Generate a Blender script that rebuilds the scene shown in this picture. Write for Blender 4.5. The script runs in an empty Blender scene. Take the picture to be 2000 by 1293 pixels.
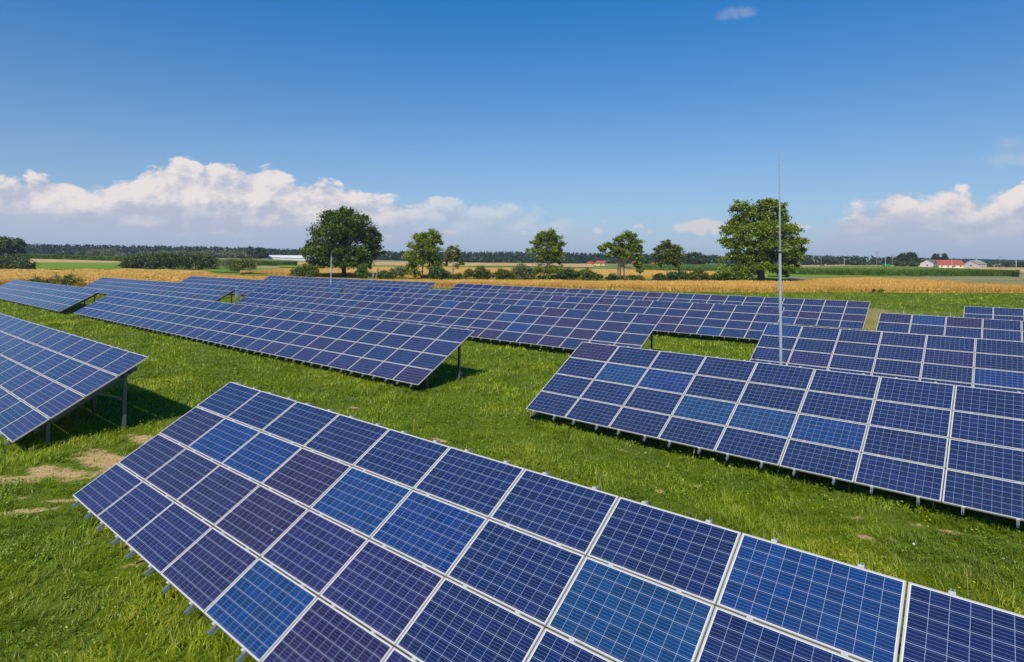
import bpy, math, random
import numpy as np
from mathutils import Vector, Matrix

# ------------------------------------------------------------------ camera
F, CX, CY, PITCH, ROLL = 1154.556, 1000.0, 473.30, -0.0290090, -0.0062229   # pixels of a 2000 px wide frame
scene = bpy.context.scene
COL = scene.collection
def cam_axes():
    cp, sp = math.cos(PITCH), math.sin(PITCH)
    f = np.array([0, cp, -sp]); d = np.array([0, -sp, -cp]); r = np.array([1.0, 0, 0])
    cr, sr = math.cos(ROLL), math.sin(ROLL)
    return cr * r + sr * d, -sr * r + cr * d, f
RX, DN, FW = cam_axes()
cam_d = bpy.data.cameras.new('camera')
cam_d.sensor_width = 36; cam_d.lens = F / 2000 * 36
cam_d.shift_y = (CY - 646.5) / 2000
cam_d.clip_start = 0.1; cam_d.clip_end = 20000
cam = bpy.data.objects.new('camera', cam_d); COL.objects.link(cam)
cam.matrix_world = Matrix(((RX[0], -DN[0], -FW[0], 0), (RX[1], -DN[1], -FW[1], 0), (RX[2], -DN[2], -FW[2], 0), (0, 0, 0, 1)))
scene.camera = cam

# ------------------------------------------------------------------ light and exposure
SUN_AZ, SUN_EL = math.radians(-104), math.radians(45)      # azimuth counter-clockwise from +x
scene.view_settings.view_transform = 'Standard'; scene.view_settings.look = 'None'
scene.view_settings.exposure = 0.0; scene.view_settings.gamma = 1.0
sd = Vector((math.cos(SUN_EL) * math.cos(SUN_AZ), math.cos(SUN_EL) * math.sin(SUN_AZ), math.sin(SUN_EL)))
sun_d = bpy.data.lights.new('sun', 'SUN'); sun_d.energy = 4.9; sun_d.angle = math.radians(0.5); sun_d.color = (1.0, 0.95, 0.87)
sun = bpy.data.objects.new('sun', sun_d); COL.objects.link(sun)
sun.rotation_euler = sd.to_track_quat('Z', 'Y').to_euler(); sun.location = (0, 0, 60)

class NT:
    """small helper round a node tree"""
    def __init__(s, nt): s.t = nt; nt.nodes.clear()
    def n(s, typ, **kw):
        nd = s.t.nodes.new(typ)
        for k, v in kw.items(): setattr(nd, k, v)
        return nd
    def put(s, sock, v):
        if isinstance(v, bpy.types.NodeSocket): s.t.links.new(v, sock)
        elif v is not None: sock.default_value = v
    def m(s, op, a, b=None, c=None, clamp=False):
        nd = s.n('ShaderNodeMath', operation=op, use_clamp=clamp)
        for i, v in enumerate((a, b, c)): s.put(nd.inputs[i], v)
        return nd.outputs[0]
    def vm(s, op, a, b=None, scale=None):
        nd = s.n('ShaderNodeVectorMath', operation=op)
        s.put(nd.inputs[0], a); s.put(nd.inputs[1], b)
        if scale is not None: s.put(nd.inputs['Scale'], scale)
        return nd.outputs[0]
    def mix(s, f, a, b, mode='MIX'):
        nd = s.n('ShaderNodeMix', data_type='RGBA', blend_type=mode)
        s.put(nd.inputs[0], f); s.put(nd.inputs[6], col4(a)); s.put(nd.inputs[7], col4(b))
        return nd.outputs[2]
    def sep(s, v):
        nd = s.n('ShaderNodeSeparateXYZ'); s.put(nd.inputs[0], v); return nd.outputs
    def comb(s, x, y, z=0.0):
        nd = s.n('ShaderNodeCombineXYZ'); s.put(nd.inputs[0], x); s.put(nd.inputs[1], y); s.put(nd.inputs[2], z); return nd.outputs[0]
    def noise(s, vec, scale, detail=3.0, rough=0.5, dist=0.0):
        nd = s.n('ShaderNodeTexNoise'); s.put(nd.inputs['Vector'], vec)
        nd.inputs['Scale'].default_value = scale; nd.inputs['Detail'].default_value = detail
        nd.inputs['Roughness'].default_value = rough; nd.inputs['Distortion'].default_value = dist
        return nd.outputs['Fac']
    def step(s, v, lo, hi, a=0.0, b=1.0):
        nd = s.n('ShaderNodeMapRange', interpolation_type='SMOOTHSTEP')
        s.put(nd.inputs[0], v)
        for i, q in zip((1, 2, 3, 4), (lo, hi, a, b)): s.put(nd.inputs[i], q)
        return nd.outputs[0]
def col4(c):
    return (c[0], c[1], c[2], 1.0) if isinstance(c, (tuple, list)) and len(c) == 3 else c

def make_world():
    w = bpy.data.worlds.new('World'); scene.world = w; w.use_nodes = True
    t = NT(w.node_tree)
    sky = t.n('ShaderNodeTexSky', sky_type='NISHITA', sun_disc=False, sun_elevation=SUN_EL, sun_rotation=math.pi / 2 - SUN_AZ,
              altitude=0.0, air_density=1.0, dust_density=0.35, ozone_density=3.2)
    d = t.n('ShaderNodeTexCoord').outputs['Generated']
    x, y, z = t.sep(d)
    az = t.m('ARCTAN2', x, y); el = t.m('ARCSINE', z)
    # skyline of the cloud bank, measured as elevation against azimuth
    pts = [(-90, 385), (0, 357), (30, 350), (70, 342), (110, 345), (150, 352), (175, 364), (205, 360), (225, 348), (260, 338), (280, 320), (300, 318), (330, 308), (360, 307), (385, 322),
           (430, 324), (465, 326), (500, 320), (528, 314), (548, 330), (570, 352), (600, 366), (625, 362), (660, 364), (690, 378), (740, 384), (790, 392),
           (850, 386), (895, 388), (940, 398), (1000, 402), (1060, 410), (1130, 417), (1180, 452), (1230, 500), (1300, 510), (1500, 505), (1560, 440), (1590, 432),
           (1615, 426), (1640, 406), (1672, 392), (1700, 396), (1725, 380), (1760, 362), (1785, 372), (1810, 386), (1850, 374), (1880, 370), (1915, 384), (1950, 372), (2000, 352), (2090, 330)]
    cv = t.n('ShaderNodeFloatCurve'); c = cv.mapping.curves[0]
    A0, A1, E1 = -0.80, 0.80, 0.25
    def ae(px, py):
        d = RX * (px - CX) / F + DN * (py - CY) / F + FW
        return math.atan2(d[0], d[1]), math.atan2(d[2], math.hypot(d[0], d[1]))
    k = []
    for px, py in pts:
        a, e = ae(px, py); k.append(((a - A0) / (A1 - A0), max(0.0, e / E1)))
    k = [(0.0, k[0][1])] + k + [(1.0, k[-1][1])]
    for i, (u, v) in enumerate(k):
        if i == 0: c.points[0].location = (u, v)
        elif i == len(k) - 1: c.points[-1].location = (u, v)
        else: c.points.new(u, v)
    for p in c.points: p.handle_type = 'AUTO'
    cv.mapping.update()
    t.put(cv.inputs['Value'], t.m('DIVIDE', t.m('SUBTRACT', az, A0), A1 - A0, clamp=True))
    edge = t.m('MULTIPLY', cv.outputs[0], E1)
    def billow(dx, dy):
        p = t.comb(t.m('ADD', az, dx), t.m('MULTIPLY', t.m('ADD', el, dy), 1.5), 0.3)
        w1 = t.n('ShaderNodeTexNoise'); t.put(w1.inputs['Vector'], p); w1.inputs['Scale'].default_value = 9; w1.inputs['Detail'].default_value = 4
        p2 = t.vm('ADD', p, t.vm('SCALE', t.vm('SUBTRACT', w1.outputs['Color'], (0.5, 0.5, 0.5)), scale=0.07))
        v = t.n('ShaderNodeTexVoronoi', feature='SMOOTH_F1', voronoi_dimensions='2D'); t.put(v.inputs['Vector'], p2)
        v.inputs['Scale'].default_value = 17; v.inputs['Detail'].default_value = 3.5; v.inputs['Roughness'].default_value = 0.52
        v.inputs['Lacunarity'].default_value = 2.3; v.inputs['Smoothness'].default_value = 0.35
        n = t.noise(p2, 11, 7, 0.58)
        return t.m('ADD', t.m('MULTIPLY', t.m('SUBTRACT', 0.62, v.outputs['Distance']), 0.9), t.m('MULTIPLY', t.m('SUBTRACT', n, 0.5), 1.1))
    b0 = billow(0.0, 0.0); b1 = billow(-0.011, 0.014)
    amp = 0.030
    top = t.m('ADD', edge, t.m('MULTIPLY', b0, amp))
    top = t.m('ADD', top, 0.008)
    below = t.m('SUBTRACT', top, el)
    dens = t.step(below, 0.0, t.step(edge, 0.045, 0.105, 0.075, 0.010))
    # the base of the bank dissolves into lavender air
    lo = t.noise(t.comb(t.m('MULTIPLY', az, 1.0), t.m('MULTIPLY', el, 3.0)), 8, 5, 0.6)
    basefade = t.step(t.m('ADD', el, t.m('MULTIPLY', t.m('SUBTRACT', lo, 0.5), 0.10)), 0.028, 0.088)
    thin = t.m('MULTIPLY', t.step(az, -0.30, -0.02), t.step(az, 0.42, 0.25))
    bank = t.m('MULTIPLY', t.m('MULTIPLY', dens, t.step(el, 0.0, 0.03)), t.m('SUBTRACT', 1.0, t.m('MULTIPLY', thin, 0.55)))
    # lit tops, blue-grey hollows
    lit = t.m('ADD', t.m('MULTIPLY', t.m('SUBTRACT', b0, b1), 1.6), 0.62)
    lit = t.m('ADD', lit, t.m('MULTIPLY', t.m('SUBTRACT', t.step(below, 0.0, 0.10), 0.35), -0.50), clamp=True)
    ccol = t.mix(basefade, (4.35, 5.05, 6.6), t.mix(lit, (5.0, 5.3, 6.5), (8.3, 7.7, 7.6)))
    # small separate puffs: (pixel x, y, half width, half height)
    puffs = None
    for px, py, hw, hh in [(1165, 449, 14, 9), (1246, 446, 13, 9), (1270, 453, 12, 5), (1372, 442, 52, 17), (1410, 437, 40, 18), (416, 446, 18, 10), (872, 452, 22, 5), (840, 392, 60, 10),
                           (1025, 455, 9, 4), (1545, 442, 30, 9), (1430, 26, 55, 13), (1990, 305, 60, 30), (1180, 432, 16, 4), (752, 460, 18, 8)]:
        a, e = ae(px, py)
        q = t.m('ADD', t.m('POWER', t.m('DIVIDE', t.m('SUBTRACT', az, a), hw / F), 2.0), t.m('POWER', t.m('DIVIDE', t.m('SUBTRACT', el, e), hh / F), 2.0))
        far = py < 400
        s = t.m('MULTIPLY', t.step(t.m('SUBTRACT', q, t.m('MULTIPLY', b0, 1.6)), 1.1, -0.5 if far else 0.2), 0.22 if far else (0.45 if hh < 8 else 0.75))
        puffs = s if puffs is None else t.m('MAXIMUM', puffs, s)
    # thin lavender haze low in the sky
    hz = t.m('MULTIPLY', t.m('EXPONENT', t.m('DIVIDE', t.m('MAXIMUM', el, 0.0), -0.115)), 0.86)
    up = t.mix(t.step(el, 0.05, 0.55), (0.62, 0.84, 1.03), (0.04, 0.86, 1.42))
    base = t.mix(1.0, sky.outputs[0], up, 'MULTIPLY')
    base = t.mix(hz, base, (4.0, 4.9, 6.8))
    col = t.mix(bank, base, ccol)
    col = t.mix(puffs, col, t.mix(lit, (4.6, 4.9, 6.0), (7.2, 6.7, 6.7)))
    bg = t.n('ShaderNodeBackground'); t.put(bg.inputs[0], col); bg.inputs[1].default_value = 0.1
    out = t.n('ShaderNodeOutputWorld'); t.t.links.new(bg.outputs[0], out.inputs[0])
make_world()

scene.render.engine = 'CYCLES'
cy = scene.cycles
cy.use_denoising = True; cy.max_bounces = 6; cy.diffuse_bounces = 2; cy.glossy_bounces = 3; cy.transmission_bounces = 3; cy.volume_bounces = 0
cy.transparent_max_bounces = 8; cy.caustics_reflective = False; cy.caustics_refractive = False

# ------------------------------------------------------------------ terrain
def sstep(v, a, b):
    t = np.clip((v - a) / (b - a), 0, 1); return t * t * (3 - 2 * t)
def terrain(x, y):
    x = np.asarray(x, float); y = np.asarray(y, float)
    r = np.hypot(x, y)
    z = -5.60 + 0.0 * x
    z = z + sstep(r, 200, 600) * 1.2 + 3.6 * sstep(r, 160, 520) * sstep(-x, 60, 320)
    z = z + 0.04 * np.sin(x * 0.37 + 1.1) * np.sin(y * 0.31 + .4) * sstep(r, 0, 12) + 0.25 * np.sin(x * 0.021 + 2) * np.sin(y * 0.027) * sstep(r, 60, 200)
    return z
def ray(px, py):
    d = RX * (px - CX) / F + DN * (py - CY) / F + FW
    return d
def gp(px, py, far=3000.0, lift=0.0):
    """point of the ground (or of a crop surface `lift` above it) seen at a place of the photograph"""
    d = ray(px, py); t = 2.0
    f = lambda k: d[2] * k - float(terrain(d[0] * k, d[1] * k)) - lift
    while t < far and f(t) > 0: t *= 1.02
    if t >= far: return np.array([d[0] * far, d[1] * far, float(terrain(d[0] * far, d[1] * far))])
    lo, hi = t / 1.02, t
    for _ in range(30):
        m = (lo + hi) / 2
        if f(m) > 0: lo = m
        else: hi = m
    return np.array([d[0] * hi, d[1] * hi, float(terrain(d[0] * hi, d[1] * hi))])
def gd(px, dist):
    """ground point in the direction of image column px at depth dist"""
    d = ray(px, 507); return np.array([d[0] * dist, d[1] * dist, float(terrain(d[0] * dist, d[1] * dist))])
def hgt(p, py):
    """height above p that reaches image row py"""
    k = (py - CY) / F
    return float((k * (p @ FW) - p @ DN) / (DN[2] - k * FW[2]))

# ------------------------------------------------------------------ object helpers
def tag(o, label=None, cat=None, group=None, kind=None):
    if label: o['label'] = label
    if cat: o['category'] = cat
    if group: o['group'] = group
    if kind: o['kind'] = kind
    return o
def empty(name, loc, label, cat, group=None, rz=0.0):
    o = bpy.data.objects.new(name, None); COL.objects.link(o); o.empty_display_size = 0.5
    o.location = loc; o.rotation_euler = (0, 0, rz)
    return tag(o, label, cat, group)
def mesh_np(name, verts, faces_flat, sizes, mats, mat_idx=None, attr=None, smooth=False):
    me = bpy.data.meshes.new(name)
    nv, nf = len(verts), len(sizes)
    me.vertices.add(nv); me.vertices.foreach_set('co', np.ascontiguousarray(verts, dtype=np.float32).ravel())
    me.loops.add(len(faces_flat)); me.loops.foreach_set('vertex_index', np.ascontiguousarray(faces_flat, dtype=np.int32))
    me.polygons.add(nf)
    st = np.zeros(nf, np.int32); st[1:] = np.cumsum(sizes)[:-1]
    me.polygons.foreach_set('loop_start', st); me.polygons.foreach_set('loop_total', np.asarray(sizes, np.int32))
    for m in mats: me.materials.append(m)
    if mat_idx is not None: me.polygons.foreach_set('material_index', np.asarray(mat_idx, np.int32))
    me.polygons.foreach_set('use_smooth', np.full(nf, smooth))
    if attr is not None:
        a = me.attributes.new('tone', 'FLOAT', 'FACE'); a.data.foreach_set('value', np.asarray(attr, np.float32))
    me.update(calc_edges=True)
    return me
class MB:
    def __init__(s): s.v = []; s.f = []; s.mi = []; s.tone = []
    def add(s, vs, fs, mi=0):
        b = len(s.v); s.v += [tuple(v) for v in vs]
        for f in fs: s.f.append([b + i for i in f]); s.mi.append(mi)
    def box(s, x0, x1, y0, y1, z0, z1, mi=0, M=None):
        vs = [Vector((x, y, z)) for z in (z0, z1) for y in (y0, y1) for x in (x0, x1)]
        if M is not None: vs = [M @ v for v in vs]
        s.add(vs, [(0, 2, 3, 1), (4, 5, 7, 6), (0, 1, 5, 4), (2, 6, 7, 3), (0, 4, 6, 2), (1, 3, 7, 5)], mi)
    def bar(s, a, b, w, h, mi=0, up=Vector((0, 0, 1))):
        a, b = Vector(a), Vector(b); d = (b - a).normalized()
        sx = d.cross(up).normalized() * w / 2; sy = sx.cross(d).normalized() * h / 2
        vs = [a - sx - sy, a + sx - sy, a + sx + sy, a - sx + sy, b - sx - sy, b + sx - sy, b + sx + sy, b - sx + sy]
        s.add(vs, [(0, 1, 2, 3), (4, 7, 6, 5), (0, 4, 5, 1), (1, 5, 6, 2), (2, 6, 7, 3), (3, 7, 4, 0)], mi)
    def tube(s, pts, radii, n=8, mi=0, cap=True):
        pts = [Vector(p) for p in pts]; b = len(s.v); up = Vector((0.13, 0.21, 1)).normalized()
        for i, p in enumerate(pts):
            d = (pts[min(i + 1, len(pts) - 1)] - pts[max(i - 1, 0)]).normalized()
            u = d.cross(up if abs(d.dot(up)) < 0.95 else Vector((1, 0, 0))).normalized(); w = u.cross(d)
            for k in range(n):
                a = 2 * math.pi * k / n; s.v.append(tuple(p + (u * math.cos(a) + w * math.sin(a)) * radii[i]))
        for i in range(len(pts) - 1):
            for k in range(n):
                k2 = (k + 1) % n; s.f.append([b + i * n + k, b + i * n + k2, b + (i + 1) * n + k2, b + (i + 1) * n + k]); s.mi.append(mi)
        if cap:
            s.f.append([b + (len(pts) - 1) * n + k for k in range(n)]); s.mi.append(mi)
    def mesh(s, name, mats, smooth=False):
        flat = [i for f in s.f for i in f]; sizes = [len(f) for f in s.f]
        return mesh_np(name, np.array(s.v), np.array(flat), np.array(sizes), mats, s.mi, smooth=smooth)
    def build(s, name, mats, parent=None, smooth=False):
        if not isinstance(mats, (list, tuple)): mats = [mats]
        return link(name, s.mesh(name, mats, smooth), parent)
def link(name, me, parent=None, loc=None):
    o = bpy.data.objects.new(name, me); COL.objects.link(o)
    if parent is not None: o.parent = parent
    if loc is not None: o.location = loc
    return o

# ------------------------------------------------------------------ materials
def mat(name):
    m = bpy.data.materials.new(name); m.use_nodes = True; return m, NT(m.node_tree)
def finish(t, shader, disp=None):
    out = t.n('ShaderNodeOutputMaterial'); t.t.links.new(shader, out.inputs['Surface'])
def principled(t, color, rough=0.6, metal=0.0, spec=0.5, normal=None, coat=0.0):
    p = t.n('ShaderNodeBsdfPrincipled'); t.put(p.inputs['Base Color'], col4(color)); t.put(p.inputs['Roughness'], rough)
    t.put(p.inputs['Metallic'], metal); p.inputs['Specular IOR Level'].default_value = spec
    if coat: p.inputs['Coat Weight'].default_value = coat; p.inputs['Coat Roughness'].default_value = 0.05
    if normal is not None: t.put(p.inputs['Normal'], normal)
    return p.outputs[0]
def bump(t, h, strength=0.5, dist=0.1):
    b = t.n('ShaderNodeBump'); t.put(b.inputs['Height'], h); b.inputs['Strength'].default_value = strength; b.inputs['Distance'].default_value = dist
    return b.outputs[0]
def simple(name, c, rough=0.6, metal=0.0, var=0.12, scale=4.0, spec=0.5):
    m, t = mat(name)
    o = t.n('ShaderNodeTexCoord').outputs['Object']
    n = t.noise(o, scale, 5, 0.6)
    d = tuple(v * (1 - var) for v in c); l = tuple(min(1, v * (1 + var)) for v in c)
    finish(t, principled(t, t.mix(n, d, l), rough, metal, spec)); return m
def foliage(name, dark, light, scale=0.6, trans=0.25, world=True, hue=None):
    """leaf material: colour varies leaf by leaf and clump by clump, with light passing through the leaves"""
    m, t = mat(name)
    o = t.n('ShaderNodeTexCoord').outputs['Object']
    a = t.n('ShaderNodeAttribute', attribute_name='tone').outputs['Fac']
    f = t.m('ADD', t.m('MULTIPLY', t.m('SUBTRACT', t.noise(o, scale, 3, 0.55), 0.5), 1.3), a, clamp=True)
    c = t.mix(f, dark, light)
    if hue: c = t.mix(t.step(t.noise(o, scale * 0.5, 3), 0.5, 0.75), c, hue)
    df = t.n('ShaderNodeBsdfDiffuse'); t.put(df.inputs[0], c)
    tr = t.n('ShaderNodeBsdfTranslucent'); t.put(tr.inputs[0], t.mix(1.0, c, (1.15, 1.2, 0.5), 'MULTIPLY'))
    ms = t.n('ShaderNodeMixShader'); ms.inputs[0].default_value = trans
    t.t.links.new(df.outputs[0], ms.inputs[1]); t.t.links.new(tr.outputs[0], ms.inputs[2])
    gl = t.n('ShaderNodeBsdfGlossy'); gl.inputs['Roughness'].default_value = 0.5; gl.inputs[0].default_value = (1, 1, 1, 1)
    m2 = t.n('ShaderNodeMixShader'); m2.inputs[0].default_value = 0.03
    t.t.links.new(ms.outputs[0], m2.inputs[1]); t.t.links.new(gl.outputs[0], m2.inputs[2])
    finish(t, m2.outputs[0]); return m

MT = {}
MT['steel'] = simple('galvanised_steel', (0.12, 0.14, 0.15), 0.5, 0.4, 0.25, 9)
MT['rail'] = simple('rail_aluminium', (0.24, 0.29, 0.32), 0.4, 0.4, 0.12, 12)
MT['clamp'] = simple('clamp_aluminium', (0.72, 0.66, 0.56), 0.28, 0.4, 0.1, 20)
MT['frame'] = simple('frame_aluminium', (0.50, 0.45, 0.385), 0.45, 0.12, 0.07, 3)
MT['pole'] = simple('pole_zinc', (0.20, 0.24, 0.27), 0.6, 0.0, 0.12, 2)
MT['bark'] = simple('bark', (0.085, 0.065, 0.045), 0.9, 0, 0.4, 3)
MT['barkl'] = simple('bark_light', (0.16, 0.13, 0.095), 0.9, 0, 0.35, 3)
MT['wood'] = simple('weathered_wood', (0.20, 0.16, 0.12), 0.9, 0, 0.3, 3)
MT['concrete'] = simple('concrete', (0.42, 0.41, 0.38), 0.85, 0, 0.12, 2)
MT['white_wall'] = simple('white_render', (0.55, 0.53, 0.48), 0.85, 0, 0.1, .8)
MT['cream_wall'] = simple('cream_render', (0.70, 0.60, 0.40), 0.85, 0, 0.1, .8)
MT['grey_wall'] = simple('grey_block', (0.47, 0.45, 0.41), 0.9, 0, 0.15, .8)
MT['yellow_wall'] = simple('yellow_render', (0.72, 0.58, 0.20), 0.85, 0, 0.06, .8)
MT['pink_wall'] = simple('pink_render', (0.60, 0.25, 0.28), 0.85, 0, 0.1, .8)
MT['red_roof'] = simple('red_tiles', (0.33, 0.062, 0.035), 0.7, 0, 0.15, 1.5)
MT['grey_roof'] = simple('grey_roofing', (0.13, 0.125, 0.11), 0.8, 0, 0.2, .6)
MT['pale_roof'] = simple('pale_roofing', (0.26, 0.25, 0.22), 0.8, 0, 0.15, .6)
MT['white_roof'] = simple('white_sheet', (0.66, 0.66, 0.65), 0.5, 0, 0.04, .3)
MT['blue_sheet'] = simple('blue_sheet', (0.04, 0.12, 0.45), 0.5, 0, 0.1, .3)
MT['window'] = simple('window_glass', (0.03, 0.035, 0.045), 0.15, 0, 0.2, 1)
MT['door'] = simple('door_brown', (0.14, 0.08, 0.05), 0.7, 0, 0.2, 1)
MT['green_paint'] = simple('green_paint', (0.02, 0.22, 0.05), 0.4, 0, 0.1, 1)
MT['rubber'] = simple('rubber', (0.02, 0.02, 0.02), 0.9, 0, 0.1, 1)
MT['straw'] = simple('straw', (0.42, 0.29, 0.12), 0.95, 0, 0.2, 3)
MT['cable'] = simple('fence_wire', (0.50, 0.52, 0.52), 0.5, 0.4, 0.05, 2)
MT['cabinet'] = simple('cabinet_paint', (0.20, 0.21, 0.21), 0.5, 0, 0.05, 2)

PW, PH = 1.650, 0.970          # module, landscape
PU, PV = 1.670, 0.990          # pitch along the table and up the slope
NU, NV = 10, 6
def cell_material():
    m, t = mat('photovoltaic_glass')
    o = t.n('ShaderNodeTexCoord').outputs['Object']; x, y, _ = t.sep(o)
    fx, fy = 0.019, 0.017                                    # frame lips with a strip of white backsheet
    cu = (PW - 2 * fx - 0.012) / NU; cv = (PH - 2 * fy - 0.008) / NV
    ux = t.m('DIVIDE', t.m('ADD', x, cu * NU / 2), cu); uy = t.m('DIVIDE', t.m('ADD', y, cv * NV / 2), cv)
    fu = t.m('FRACT', ux); fv = t.m('FRACT', uy); iu = t.m('FLOOR', ux); iv = t.m('FLOOR', uy)
    def line(f, w): # 1 near integer values of f
        return t.m('GREATER_THAN', t.m('ABSOLUTE', t.m('SUBTRACT', f, 0.5)), 0.5 - w)
    gap = t.m('MAXIMUM', line(fu, 0.0022 / cu), line(fv, 0.0030 / cv))
    bb = t.m('FRACT', t.m('ADD', t.m('MULTIPLY', fv, 4.0), 0.0))
    bus = t.m('GREATER_THAN', t.m('SUBTRACT', 0.5, t.m('ABSOLUTE', t.m('SUBTRACT', bb, 0.5))), 0.5 - 0.0009 / cv * 4)
    outer = t.m('MAXIMUM', t.m('GREATER_THAN', t.m('ABSOLUTE', x), cu * NU / 2), t.m('GREATER_THAN', t.m('ABSOLUTE', y), cv * NV / 2))
    oi = t.n('ShaderNodeObjectInfo')
    wn = t.n('ShaderNodeTexWhiteNoise', noise_dimensions='3D')
    t.put(wn.inputs['Vector'], t.comb(iu, iv, t.m('MULTIPLY', oi.outputs['Random'], 57.0)))
    vo = t.n('ShaderNodeTexVoronoi', feature='F1'); t.put(vo.inputs['Vector'], t.vm('ADD', o, t.comb(t.m('MULTIPLY', oi.outputs['Random'], 91.0), 0.0, 0.0)))
    vo.inputs['Scale'].default_value = 60
    vs = t.sep(vo.outputs['Color'])
    k = t.m('ADD', 0.74, t.m('ADD', t.m('MULTIPLY', wn.outputs['Value'], 0.42), t.m('MULTIPLY', vs[0], 0.22)))
    base = t.vm('SCALE', oi.outputs['Color'], scale=k)
    # a few crystals lean to cyan or violet
    base = t.mix(t.m('MULTIPLY', vs[1], 0.07), base, (0.008, 0.06, 0.16))
    dust = t.noise(t.vm('ADD', o, t.comb(0.0, t.m('MULTIPLY', oi.outputs['Random'], 33.0), 0.0)), 2.2, 4, 0.6)
    base = t.mix(t.m('MULTIPLY', dust, 0.035), base, (0.45, 0.45, 0.42))
    grime = t.m('MULTIPLY', t.step(y, -0.41, -PH / 2), t.m('MULTIPLY', t.noise(t.vm('ADD', o, t.comb(t.m('MULTIPLY', oi.outputs['Random'], 71.0), 0.0, 0.0)), 5.0, 4, 0.7), 0.22))
    base = t.mix(grime, base, (0.40, 0.36, 0.28))
    c = t.mix(t.m('MULTIPLY', bus, 0.6), base, (0.32, 0.37, 0.44))
    c = t.mix(t.m('MULTIPLY', gap, 0.85), c, (0.29, 0.34, 0.43))
    c = t.mix(outer, c, (0.66, 0.67, 0.68))
    # the odd bird dropping
    dv = t.n('ShaderNodeTexVoronoi', feature='F1'); t.put(dv.inputs['Vector'], t.vm('ADD', t.vm('ADD', o, t.vm('SCALE', vo.outputs['Color'], scale=0.02)), t.comb(0.0, t.m('MULTIPLY', oi.outputs['Random'], 47.0), 0.0)))
    dv.inputs['Scale'].default_value = 1.6
    spot = t.m('MULTIPLY', t.m('LESS_THAN', dv.outputs['Distance'], 0.028), t.m('GREATER_THAN', t.sep(dv.outputs['Color'])[0], 0.80))
    c = t.mix(t.m('MULTIPLY', spot, 0.8), c, (0.62, 0.60, 0.55))
    p = principled(t, c, t.m('ADD', 0.10, t.m('MULTIPLY', dust, 0.12)), 0.0, 0.36)
    finish(t, p); return m
MT['cells'] = cell_material()

def ground_material():
    m, t = mat('meadow_soil')
    o = t.n('ShaderNodeTexCoord').outputs['Object']
    n1 = t.noise(o, 0.09, 4, 0.6); n2 = t.noise(o, 0.7, 5, 0.65); n3 = t.noise(o, 7.0, 6, 0.7)
    g = t.mix(n1, (0.085, 0.130, 0.003), (0.185, 0.240, 0.008))
    g = t.mix(t.m('MULTIPLY', t.step(n2, 0.45, 0.7), 0.6), g, (0.135, 0.175, 0.030))
    g = t.mix(t.step(n3, 0.35, 0.7), t.mix(0.5, g, (0.02, 0.04, 0.006)), g)
    x, y, _ = t.sep(o)
    # farmland beyond the meadow: broad strips of differing crops
    r = t.m('SQRT', t.m('ADD', t.m('MULTIPLY', x, x), t.m('MULTIPLY', y, y)))
    pl = t.noise(t.comb(t.m('MULTIPLY', x, 0.35), y), 0.012, 2, 0.5)
    fl = t.mix(t.step(pl, 0.46, 0.50), (0.15, 0.20, 0.035), t.mix(t.step(pl, 0.56, 0.58), (0.20, 0.22, 0.06), (0.42, 0.31, 0.13)))
    g = t.mix(t.step(r, 160.0, 230.0), g, fl)
    rot = t.m('ADD', t.m('MULTIPLY', t.m('ADD', x, 9.9), 0.62), t.m('MULTIPLY', t.m('SUBTRACT', y, 15.0), -0.78))
    acr = t.m('ADD', t.m('MULTIPLY', t.m('ADD', x, 9.9), 0.78), t.m('MULTIPLY', t.m('SUBTRACT', y, 15.0), 0.62))
    pn = t.noise(o, 1.9, 6, 0.78)
    sand = t.mix(t.noise(o, 16.0, 4, 0.8), (0.24, 0.15, 0.06), (0.78, 0.50, 0.23))
    at = t.n('ShaderNodeAttribute', attribute_name='bare').outputs['Fac']
    g = t.mix(t.step(t.m('ADD', at, t.m('MULTIPLY', t.m('SUBTRACT', pn, 0.5), 1.9)), 0.48, 0.75), g, sand)
    h = t.m('ADD', t.m('MULTIPLY', n3, 0.5), n2)
    finish(t, principled(t, g, 0.95, 0, 0.1, bump(t, h, 0.8, 0.12))); return m
MT['ground'] = ground_material()
MT['grass'] = foliage('grass_blades', (0.055, 0.112, 0.001), (0.390, 0.475, 0.008), 0.45, 0.38, hue=(0.46, 0.44, 0.022))
MT['dry'] = foliage('dry_stalks', (0.30, 0.20, 0.09), (0.50, 0.36, 0.18), 0.5, 0.2)
MT['flower'] = simple('flower_yellow', (0.80, 0.58, 0.02), 0.8)

def field_material(name, c0, c1, c2, scale=0.05, streak=None, b=0.8, bd=0.4):
    m, t = mat(name)
    o = t.n('ShaderNodeTexCoord').outputs['Object']
    n1 = t.noise(o, scale, 5, 0.6); n2 = t.noise(o, scale * 12, 5, 0.7); n3 = t.noise(o, 2.5, 4, 0.7)
    c = t.mix(t.step(n1, 0.35, 0.68), c0, c1)
    c = t.mix(t.m('MULTIPLY', t.step(n2, 0.5, 0.75), 0.7), c, c2)
    finish(t, principled(t, c, 0.95, 0, 0.1, bump(t, t.m('ADD', n2, n3), b, bd))); return m
MT['wheat'] = field_material('ripe_wheat', (0.58, 0.335, 0.078), (0.68, 0.42, 0.120), (0.44, 0.23, 0.045))
MT['wheat_far'] = field_material('ripe_wheat_far', (0.50, 0.32, 0.13), (0.58, 0.38, 0.17), (0.44, 0.27, 0.11), 0.02)
MT['wheat_tuft'] = foliage('wheat_ears', (0.47, 0.26, 0.045), (0.74, 0.445, 0.115), 0.12, 0.25)
MT['corn'] = field_material('maize_crop', (0.055, 0.105, 0.018), (0.095, 0.150, 0.030), (0.040, 0.080, 0.014), 0.05)
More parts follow.
